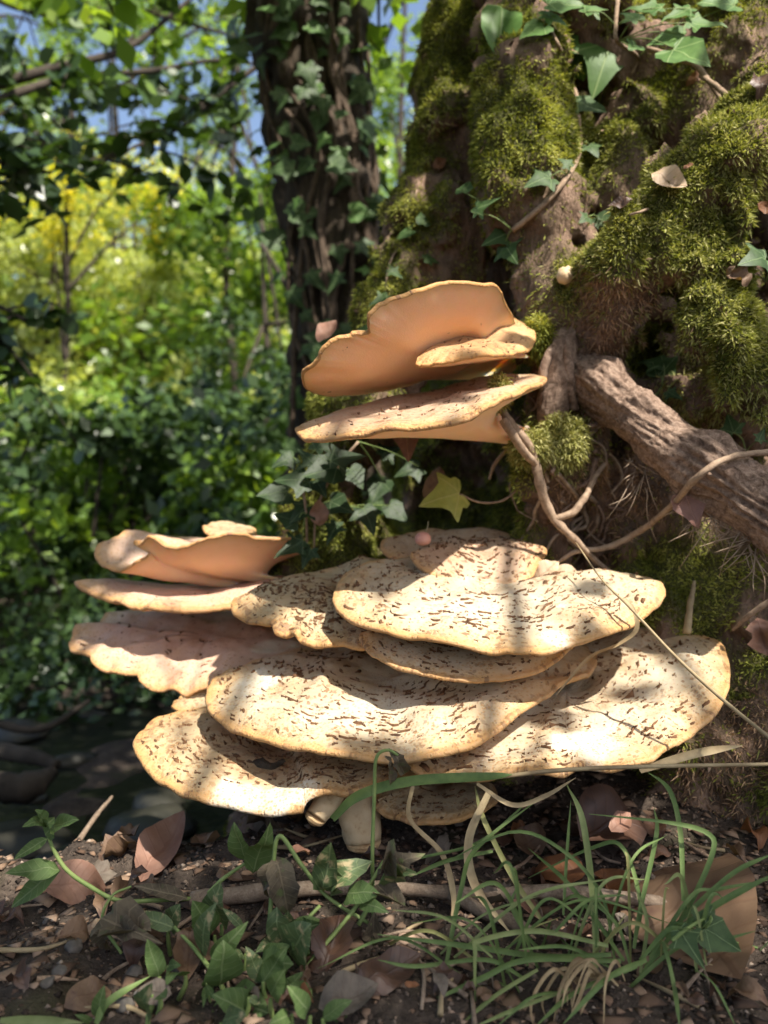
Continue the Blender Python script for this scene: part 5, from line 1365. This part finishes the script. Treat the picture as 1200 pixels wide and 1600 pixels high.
def weed(label, stems, leaves, name='weed', cat='plant', stem_r=.0018):
    s0 = P(*stems[0][0])
    root = thing(name, label, cat, tuple(s0))
    for st in stems:
        tube('stem', [P(*p) for p in st], [stem_r, stem_r, stem_r * .75], M['stem'], root, max(12, 7 * len(st)), 8, .08, 2, 120)
    for (bx, by, tx, ty, d, kind, mat, w_) in leaves:
        nz = Vector((rnd.uniform(-.35, .35), -.65, .65))
        place_leaf(P(bx, by, d), P(tx, ty, d - .012 + rnd.uniform(-.015, .015)), nz, kind, M[mat], None, root, w_)
    return root
weed('light green sprig with opposite pointed leaves leaning out over the stream bank', [[(298, 1404, .66), (240, 1407, .645), (185, 1407, .635), (140, 1385, .63), (105, 1360, .625), (85, 1330, .625), (75, 1305, .625)]],
     [(96, 1356, 10, 1360, .625, 'herb', 'herb', .8), (90, 1360, 6, 1420, .625, 'narrow', 'herb', .9), (75, 1308, 20, 1342, .625, 'narrow', 'herb', 1.1), (74, 1293, 118, 1278, .625, 'herb', 'herb', .8), (74, 1285, 58, 1266, .625, 'herb', 'herb', 1.1), (75, 1285, 42, 1285, .625, 'herb', 'herb', .9), (72, 1305, 78, 1280, .62, 'herb', 'herb', 1.1), (295, 1403, 210, 1382, .65, 'narrow', 'withered', .8)])
EX = [(rnd.uniform(230, 520), rnd.uniform(1440, 1600)) for _ in range(26)]
weed('weed with spotted broad leaves and bent green stalks in front of the long stick', [[(420, 1460, .60), (425, 1390, .61), (435, 1307, .615), (470, 1350, .61), (510, 1400, .605), (580, 1445, .60)], [(467, 1610, .535), (465, 1550, .55), (480, 1510, .565), (550, 1425, .59), (600, 1345, .61)], [(345, 1610, .53), (350, 1550, .55), (310, 1490, .575), (272, 1448, .59)], [(418, 1610, .53), (412, 1540, .555), (440, 1480, .58), (500, 1415, .6)], [(325, 1396, .66), (350, 1372, .665), (385, 1348, .67)]] + [[(x + rnd.uniform(-12, 12), y + 38, .34 * FPX / (y - 800) - .012), (x, y + 16, .34 * FPX / (y - 800) - .015), (x, y, .34 * FPX / (y - 800) - .015)] for (x, y) in EX],
     [(345, 1548, 352, 1478, .55, 'herb', 'herb', 1.2), (350, 1560, 415, 1580, .545, 'herb', 'herb', 1.4), (400, 1508, 450, 1502, .565, 'herb', 'herb', 1.2), (430, 1420, 442, 1500, .585, 'herb', 'herb_sick', 1.0), (315, 1495, 322, 1418, .575, 'narrow', 'herb_sick', 1.1), (505, 1400, 512, 1325, .605, 'herb', 'herb_sick', .9), (515, 1395, 558, 1345, .605, 'wither', 'herb_sick', 1.0), (420, 1585, 468, 1522, .545, 'herb', 'herb', .8), (550, 1555, 505, 1605, .53, 'herb', 'herb', 1.0),
      (275, 1450, 205, 1425, .59, 'narrow', 'herb_sick', 1.1), (455, 1440, 530, 1455, .59, 'narrow', 'herb', .9), (380, 1450, 350, 1420, .59, 'narrow', 'herb_sick', .9), (535, 1400, 585, 1390, .6, 'herb', 'herb', .9), (385, 1350, 362, 1290, .665, 'herb', 'herb', .9), (395, 1362, 422, 1295, .665, 'herb', 'herb', .8), (430, 1335, 452, 1430, .61, 'wither', 'withered', 1.0), (437, 1345, 405, 1405, .605, 'wither', 'withered', .9), (365, 1560, 330, 1605, .54, 'herb', 'herb', 1.2), (395, 1590, 345, 1555, .535, 'herb', 'herb', 1.0), (460, 1560, 425, 1520, .545, 'herb', 'herb', .9), (410, 1535, 385, 1480, .555, 'herb', 'herb_sick', .9), (480, 1500, 455, 1455, .565, 'herb', 'herb', .8), (560, 1410, 600, 1420, .59, 'narrow', 'herb', 1.0)] + [(x, y, x + rnd.uniform(-45, 45), y - rnd.uniform(-15, 60), .34 * FPX / (y - 800) - .015, rnd.choice(['herb', 'narrow', 'herb']), rnd.choice(['herb', 'herb', 'herb_sick']), rnd.uniform(.8, 1.3)) for (x, y) in EX])
weed('withered weed stalk standing before the big cluster with a drooping black leaf', [[(585, 1480, .60), (583, 1400, .61), (582, 1330, .615), (585, 1240, .62), (588, 1185, .62), (605, 1172, .62), (622, 1180, .62)]],
     [(612, 1172, 640, 1215, .62, 'wither', 'withered', 1.1), (606, 1178, 618, 1225, .62, 'wither', 'withered', .7), (585, 1425, 580, 1490, .60, 'wither', 'withered', .9)], stem_r=.0016)
weed('grey shrivelled weed top nodding over the long stick', [[(560, 1445, .60), (585, 1400, .605), (605, 1360, .605)]], [(600, 1375, 650, 1330, .60, 'wither', 'withered', 1.0), (602, 1380, 640, 1360, .60, 'wither', 'herb_sick', 1.0), (598, 1372, 615, 1325, .6, 'wither', 'withered', .8), (590, 1390, 620, 1400, .6, 'wither', 'withered', .9)])
weed('shrivelled black leaf stalk left of the spotted weed', [[(190, 1490, .59), (160, 1440, .6), (175, 1400, .62), (205, 1385, .63)]], [(150, 1440, 160, 1495, .6, 'wither', 'withered', 1.0), (160, 1445, 215, 1440, .595, 'wither', 'withered', 1.2), (185, 1450, 225, 1460, .59, 'wither', 'withered', .8)], stem_r=.0012)
ivy_plant('ivy seedling with dark green lobed leaves on the large leathery leaf', [[(1050, 1470, .55), (1075, 1450, .55), (1110, 1430, .56)]], [(1078, 1478, 62, 300, .545), (1125, 1465, 58, 330, .55), (1105, 1435, 45, 60, .56)], M['ivy'], .0014, stem_mat=M['stem'])
weed('small blue-green seedling at the picture foot on the soil', [[(150, 1605, .52), (155, 1580, .52)]], [(152, 1598, 158, 1545, .52, 'narrow', 'herb', 1.1), (148, 1600, 120, 1585, .52, 'narrow', 'herb', .9)], stem_r=.001)
weed('tiny loop-stemmed seedling beside the spotted weed', [[(330, 1575, .54), (325, 1550, .54), (322, 1535, .54)]], [(322, 1540, 335, 1560, .54, 'narrow', 'herb', .6), (322, 1540, 318, 1570, .54, 'narrow', 'herb', .6)], stem_r=.001)

# ------------------------------------------------------------------ second trunk wrapped in ivy
t2 = thing('ivy_clad_tree', 'second dark tree trunk wrapped in ivy stems behind the fungi', 'tree', (-.14, 2.15, 0.0))
D2 = 2.05
tube('trunk', [P(500, 1100, D2), P(535, 800, D2), P(538, 600, D2), P(526, 420, D2), P(510, 280, D2), P(490, 120, D2), P(470, -40, D2), P(440, -250, D2)], [.24, .15, .135, .13, .135, .145, .15, .16], M['bark_dark'], t2, 110, 48, .16, 8, 16)
for k in range(16):
    a0 = rnd.uniform(-.9, 1.3); pts = []
    for j in range(9):
        py = 860 - j * 120
        cx = np.interp(py, [-250, -40, 120, 280, 420, 800, 1100], [440, 470, 490, 510, 526, 535, 500])
        rr = np.interp(py, [-250, 280, 800, 1100], [.16, .135, .15, .24]) + .006
        a = a0 + .45 * math.sin(j * rnd.uniform(.7, 1.2) + k) + rnd.uniform(-.22, .22)
        c = P(cx, py, D2)
        pts.append(Vector((c.x + math.sin(a) * rr, c.y - math.cos(a) * rr, c.z + rnd.uniform(-.03, .03))))
    tube('ivy_stem', pts, [rnd.uniform(.004, .011), rnd.uniform(.003, .009), .005], M['vine_dark'], t2, 90, 8, .3, k, 45)
for k in range(190):
    py = rnd.uniform(-120, 900)
    cx = np.interp(py, [-250, -40, 120, 280, 420, 800, 1100], [440, 470, 490, 510, 526, 535, 500])
    rr = np.interp(py, [-250, 280, 800, 1100], [.16, .135, .15, .24]) + rnd.uniform(.012, .05)
    a = rnd.gauss(.1, .75); c = P(cx, py, D2)
    p = Vector((c.x + math.sin(a) * rr, c.y - math.cos(a) * rr, c.z))
    n = Vector((math.sin(a), -math.cos(a), rnd.uniform(.1, .8)))
    L = rnd.uniform(.035, .075)
    ax = Vector((rnd.uniform(-.8, .8), 0, rnd.uniform(-1, .1))).normalized()
    place_leaf(p, p + ax * L, n, 'ivy', M['ivy'] if rnd.random() < .75 else M['ivy_pale'], None, t2)

# ------------------------------------------------------------------ woodland behind: trees, shrubs, ground ivy
def leaf_cloud(centers, radii, per, size, seed, flat=.35, asp=.55, hexa=False):
    """leaf-sized diamond faces through the volume of many clumps"""
    r = np.random.default_rng(seed)
    centers = np.asarray(centers); n = len(centers) * per
    c = np.repeat(centers, per, 0); rad = np.repeat(np.asarray(radii), per)[:, None]
    dv = r.normal(0, 1, (n, 3)); dv /= np.linalg.norm(dv, axis=1, keepdims=True)
    p = c + dv * rad * (r.random((n, 1)) ** .45) * np.array([1, 1, .75])
    nn = r.normal(0, .75, (n, 3)) + np.array([0, -.25, .8]); nn /= np.linalg.norm(nn, axis=1, keepdims=True)
    t = np.cross(nn, r.normal(0, 1, (n, 3))); t /= np.linalg.norm(t, axis=1, keepdims=True)
    b = np.cross(nn, t)
    s = r.uniform(size[0], size[1], (n, 1))
    if hexa:
        V = np.stack([p - t * s * .5, p - t * s * .28 + b * s * asp * .42 + nn * s * .05, p + t * s * .08 + b * s * asp * .46 + nn * s * .06, p + t * s * .55, p + t * s * .08 - b * s * asp * .46 + nn * s * .06, p - t * s * .28 - b * s * asp * .42 + nn * s * .05], 1).reshape(-1, 3)
        return V, np.arange(n * 6).reshape(-1, 6), r.random(n)
    V = np.stack([p - t * s * .5, p + b * s * asp * .5 - t * s * .05 + nn * s * .08, p + t * s * .5, p - b * s * asp * .5 - t * s * .05 + nn * s * .08], 1).reshape(-1, 3)
    F = np.arange(n * 4).reshape(-1, 4)
    return V, F, r.random(n)

def bg_tree(label, base, height, r0, lean, crown_c, crown_r, clumps, per, leaf, mat, seed, group='trees of the wood across the stream', name='woodland_tree', limbs=7, zmin=None):
    r = np.random.default_rng(seed)
    bx, by = base; bz = ground_z(bx, by)
    root = thing(name, label, 'tree', (bx, by, bz), group)
    top = np.array([bx + lean[0], by + lean[1], bz + height])
    b0 = np.array([bx, by, bz - .1])
    mids = [b0 + (top - b0) * t + r.normal(0, .03 * height * .3, 3) * [1, 1, 0] for t in (.25, .5, .75)]
    tp = [b0] + mids + [top]
    tube('trunk', [Vector(p) for p in tp], [r0 * .8, r0 * .62, r0 * .5, r0 * .38, r0 * .2], M['limb'], root, 24, 10, .1, seed, 6)
    cc = np.array(crown_c) + np.array([bx, by, bz]); cr = np.array(crown_r)
    cs = []
    for k in range(clumps):
        v = r.normal(0, 1, 3); v /= np.linalg.norm(v)
        cs.append(cc + v * cr * r.uniform(.25, 1) ** .5)
    cs = np.array(cs)
    rads = r.uniform(.16, .34, clumps) * cr.mean()
    tubes = []
    for k in range(min(limbs, clumps)):
        t = r.uniform(.35, .95); s = b0 + (top - b0) * t; e = cs[k]
        tubes.append(tube_arrays([Vector(s), Vector((s + e) / 2 + [0, 0, .08 * height * .3]), Vector(e)], [r0 * .4, r0 * .25, r0 * .08], 10, 6))
        o_ = tubes[-1]
        V, Fq = merge_tubes([o_])
        obj('limb', raw_mesh('limb', off(V, root), Fq), M['limb'], root)
    V, F, rv = leaf_cloud(cs, rads, per, leaf, seed)
    me = raw_mesh('crown', off(V, root), F, False)
    fattr(me, 'rnd', rv, 'FACE')
    obj('crown', me, mat, root)
    return root

def bpx(px, d): return ((px - 600) / FPX * d, d)
# (label, px, d, height, r0, crown centre height, crown radii, clumps, per, leaf, mat)
TR = [('slender tree with yellowing crown across the stream', 90, 5.6, 3.2, .04, (0.1, 0, 2.35), (1.3, .7, .30), 24, 75, (.04, .065), 'bg_yellow'),
      ('young tree with pale grey-green crown across the stream', 60, 6.6, 3.4, .045, (0, 0, 2.0), (1.1, .9, .85), 26, 200, (.05, .08), 'bg_pale'),
      ('thin straight tree with bright green crown just behind the second trunk', 350, 6.0, 4.2, .05, (.05, .1, 2.1), (.95, .8, 1.0), 28, 200, (.05, .085), 'bg_leaf'),
      ('pale leaved sapling in the middle of the wood', 235, 7.2, 3.6, .045, (0, 0, 2.35), (1.1, .8, .9), 26, 190, (.05, .085), 'bg_pale'),
      ('tall tree whose dense green crown closes the view above', 180, 10.5, 8.0, .10, (0, 0, 6.6), (3.2, 1.5, 1.4), 34, 120, (.08, .13), 'bg_leaf'),
      ('tall tree with light green crown behind the second trunk', 420, 11.5, 8.0, .11, (.3, 0, 5.6), (2.1, 1.6, 2.0), 34, 110, (.08, .13), 'bg_leaf'),
      ('leaning tree at the edge of the wood with high green crown', -40, 9.0, 7.0, .09, (-.2, 0, 5.6), (1.9, 1.4, 1.3), 26, 110, (.07, .12), 'bg_leaf'),
      ('bright green tree seen in the gap between the two trunks', 625, 6.5, 5.0, .06, (.05, .3, 3.2), (.9, .7, 1.5), 26, 190, (.05, .09), 'bg_leaf'),
      ('far tree with pale yellow-green crown over the stream', 300, 14.0, 7.5, .10, (0, 0, 4.2), (3.0, 1.5, 1.6), 40, 180, (.09, .14), 'bg_pale'),
      ('far spreading tree with sunlit crown beyond the pale sapling', 60, 15.0, 8.0, .10, (-.4, 0, 4.0), (3.2, 1.5, 1.9), 40, 170, (.09, .15), 'bg_leaf'),
      ('dark green holly-like tree low on the far bank', 420, 4.6, 2.2, .035, (0, 0, 1.05), (.7, .5, .55), 20, 170, (.04, .07), 'bg_dark')]
for k, (lb, px, d, hgt, r0, cc, cr, ncl, per, lf, mt) in enumerate(TR):
    bg_tree(lb, bpx(px, d), hgt, r0, (rnd.uniform(-.3, .3), 0), cc, cr, ncl, per, lf, M[mt], 200 + k)
# shrubs on the far bank
SH = ['low rounded green shrub on the far bank of the stream', 'pale leaved shrub on the far bank of the stream', 'dark evergreen shrub on the far bank of the stream']
TALL = ['tall green bush growing in the wood across the stream', 'tall pale-leaved bush growing in the wood across the stream', 'tall dark evergreen bush growing in the wood across the stream']
def shrub(kind, px, d, hgt, rad, per, lf, seed, tall=False):
    r = np.random.default_rng(seed)
    x, y = bpx(px, d); z = ground_z(x, y)
    root = thing('tall_bush' if tall else 'shrub', (TALL if tall else SH)[kind], 'shrub', (x, y, z), ['green', 'pale', 'dark evergreen'][kind] + (' tall bushes in the wood' if tall else ' shrubs on the far bank'))
    cs = np.stack([x + r.uniform(-rad, rad, 9), y + r.uniform(-rad, rad, 9) * .6, z + hgt * r.uniform(.25, .95, 9)], -1)
    for k in range(4):
        V, Fq = merge_tubes([tube_arrays([Vector((x, y, z - .03)), Vector((np.array([x, y, z]) + cs[k]) / 2), Vector(cs[k])], [.012, .009, .004], 8, 5)])
        obj('stem', raw_mesh('stem', off(V, root), Fq), M['limb'], root)
    V, F, rv = leaf_cloud(cs, r.uniform(.28, .5, 9) * rad, per, lf, seed)
    me = raw_mesh('foliage', off(V, root), F, False); fattr(me, 'rnd', rv, 'FACE')
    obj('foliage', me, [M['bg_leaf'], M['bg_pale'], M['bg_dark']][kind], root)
for k in range(40):
    d = rnd.uniform(6.0, 12.0)
    kind = rnd.choices([0, 1, 2], [4, 6, 1])[0]
    shrub(kind, rnd.uniform(-120, 520), d, rnd.uniform(1.6, 3.2) * (.45 + d * .07), rnd.uniform(.7, 1.1) * (.5 + d * .06), 115, (.045 + .006 * d, .075 + .009 * d), 420 + k, True)
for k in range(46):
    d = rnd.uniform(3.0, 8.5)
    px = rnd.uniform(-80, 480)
    kind = rnd.choices([0, 1, 2], [4, 3, 2])[0] if d > 4.8 else rnd.choices([0, 2], [2, 3])[0]  # near shrubs lean to the darker leaf colour in place of cast shade
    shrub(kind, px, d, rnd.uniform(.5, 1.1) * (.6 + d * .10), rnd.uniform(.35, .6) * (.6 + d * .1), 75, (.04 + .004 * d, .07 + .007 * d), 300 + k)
for k in range(6):
    shrub(rnd.choice([0, 2]), rnd.uniform(585, 660), rnd.uniform(3.5, 6.5), 1.2, .5, 110, (.04, .07), 360 + k)
# ground ivy carpet on the far bank, and the distant wood as one mass
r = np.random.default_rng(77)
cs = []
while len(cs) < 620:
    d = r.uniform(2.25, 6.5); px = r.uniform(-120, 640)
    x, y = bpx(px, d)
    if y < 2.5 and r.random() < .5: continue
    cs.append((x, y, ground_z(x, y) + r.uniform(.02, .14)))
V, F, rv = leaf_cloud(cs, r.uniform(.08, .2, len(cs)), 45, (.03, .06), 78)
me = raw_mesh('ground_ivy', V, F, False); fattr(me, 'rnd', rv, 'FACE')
tag(obj('ground_ivy', me, M['bg_dark']), 'carpet of green ivy leaves over the far stream bank', 'ground cover', kind='stuff')  # dark leaf colour put in to stand for shade on the bank
cs = []
while len(cs) < 620:
    d = r.uniform(16, 30); px = r.uniform(-250, 760)
    x, y = bpx(px, d); zt = 5.2 + 1.5 * math.sin(x * .5) + d * .12
    z = ground_z(x, y) + r.uniform(0, 1) ** .9 * zt
    cs.append((x, y, z))
V, F, rv = leaf_cloud(cs, r.uniform(.5, 1.1, len(cs)), 110, (.12, .24), 79)
me = raw_mesh('far_woodland', V, F, False); fattr(me, 'rnd', rv, 'FACE')
tag(obj('far_woodland', me, M['bg_leaf']), 'far sunlit woodland foliage beyond the single trees', 'woodland', kind='stuff')

# boughs in the upper left, nearer than the wood; most darkened in colour as silhouettes
def bough(label, pts, rad, sprays, seed, mat, leaf=(.05, .075), per=16, group='dark boughs overhanging the stream', name='bough'):
    r = np.random.default_rng(seed)
    q = [P(*p) if len(p) == 3 and not isinstance(p, Vector) else Vector(p) for p in pts]
    root = thing(name, label, 'branch', tuple(q[0]), group)
    tube('branch', q, rad, M['limb'], root, 40, 8, .12, seed, 20)
    c = catmull(q, 60)
    Vs, Fs, Rs, base = [], [], [], 0
    for k in range(sprays):
        i = r.integers(8, 60); s = c[i]
        e = s + r.normal(0, 1, 3) * [.22, .15, .14] + [0, 0, -.10]
        V, Fq = merge_tubes([tube_arrays([Vector(s), Vector((s + e) / 2 + [0, 0, .03]), Vector(e)], [.004, .003, .0015], 8, 5)])
        obj('twig', raw_mesh('twig', off(V, root), Fq), M['limb'], root)
        pts_ = s + (e - s) * r.uniform(.2, 1, (per, 1))
        V, F, rv = leaf_cloud(pts_, np.full(per, .05), 1, leaf, seed * 100 + k, asp=.72, hexa=True)
        Vs.append(V); Fs.append(F + base); Rs.append(rv); base += len(V)
    me = raw_mesh('foliage', off(np.vstack(Vs), root), np.vstack(Fs), False); fattr(me, 'rnd', np.concatenate(Rs), 'FACE')
    obj('foliage', me, mat, root)
bough('long dark bough sweeping across the sky patches from beyond the frame', [(-120, 150, 2.6), (0, 130, 2.7), (90, 105, 2.8), (190, 80, 2.9), (260, 30, 3.0), (330, -30, 3.1)], [.022, .02, .017, .013, .01, .006], 10, 1, M['bg_dark'])
bough('dark bough below the long one bending down to the second trunk', [(-120, 190, 2.5), (0, 155, 2.6), (110, 120, 2.8), (230, 112, 2.9), (330, 95, 3.0), (400, 100, 3.0)], [.018, .016, .013, .011, .008, .005], 9, 2, M['bg_dark'])
bough('drooping leafy bough hanging before the yellow crown', [(420, 90, 2.6), (340, 150, 2.5), (280, 200, 2.4), (220, 225, 2.3), (150, 260, 2.2)], [.010, .009, .007, .005, .003], 16, 3, M['bg_dark'])
bough('dark hanging spray of leaves at the side over the stream', [(-160, 200, 1.9), (-60, 230, 1.9), (20, 260, 1.9), (80, 270, 1.95)], [.010, .008, .006, .004], 7, 4, M['bg_dark'])
bough('low dark spray hanging over the stream edge', [(-140, 420, 2.0), (-60, 470, 2.0), (0, 480, 2.0), (40, 500, 2.0)], [.010, .008, .006, .004], 8, 5, M['bg_dark'])
bough('green bough along the top edge over the stream', [(-100, -40, 3.2), (60, 20, 3.2), (180, 10, 3.2), (380, 60, 3.1)], [.016, .013, .010, .006], 22, 6, M['bg_leaf'])

# ------------------------------------------------------------------ unseen canopy added behind and above the camera, leaves set to throw the dappled shade
s_ = np.array(SUNV)
def shaded(gx_, gy_, rr):
    edge = .31 if gy_ < 1.0 else (.18 if gy_ < 1.12 else .46)
    full = gy_ < .71 or gx_ > edge + (.2 if gy_ > 1.12 else 0)
    full = full or (gx_ < (-.52 if gy_ < 1.2 else -.42) and gy_ < 2.2)
    p = .05
    if gx_ < -.16 and gy_ > 1.42: p = .25
    if gx_ < -.42: p = .4
    if gx_ > -.1 and gy_ > 1.12: p = .03
    return full or rr < p
r = np.random.default_rng(5)
NB = 12
LV = [[] for _ in range(NB)]
n = 0
while n < 7600:
    gx_, gy_ = r.uniform(-2.0, .9), r.uniform(.2, 3.2)
    if gx_ < -.4 and gy_ < .6 and r.random() < .5: continue
    if not shaded(gx_, gy_, r.random()): continue
    if gx_ > .45 and gy_ > 1.2 and r.random() < .7: continue
    k = int(np.clip((gx_ + 2.0) / 2.9 * NB, 0, NB - 1))
    t = 2.3 + .25 * math.sin(k * 2.1) + r.normal(0, .12)
    LV[k].append((np.array([gx_, gy_, 0]) + s_ * t))
    n += 1
for k in range(NB):
    L_ = np.array(LV[k])
    if not len(L_): continue
    p0 = L_[np.argsort(L_[:, 1])]
    a0, a1 = p0[:20].mean(0), p0[-20:].mean(0)
    q = [Vector(a0 + [0, -1.2, .35]), Vector(a0 + [0, 0, .06]), Vector((a0 + a1) / 2 + [0, 0, .08]), Vector(a1 + [0, 0, .02])]
    root = thing('shade_bough', 'unseen leafy canopy bough added to throw shade on the fungi and ground', 'branch', tuple(q[0]), 'unseen canopy boughs added for shade')
    tube('branch', q, [.02, .013, .009, .004], M['limb'], root, 30, 7, .1, k, 20)
    V, F, rv = leaf_cloud(L_, np.full(len(L_), .03), 1, (.07, .105), 900 + k, asp=.62)
    me = raw_mesh('foliage', off(V, root), F, False); fattr(me, 'rnd', rv, 'FACE')
    obj('foliage', me, M['bg_leaf'], root)
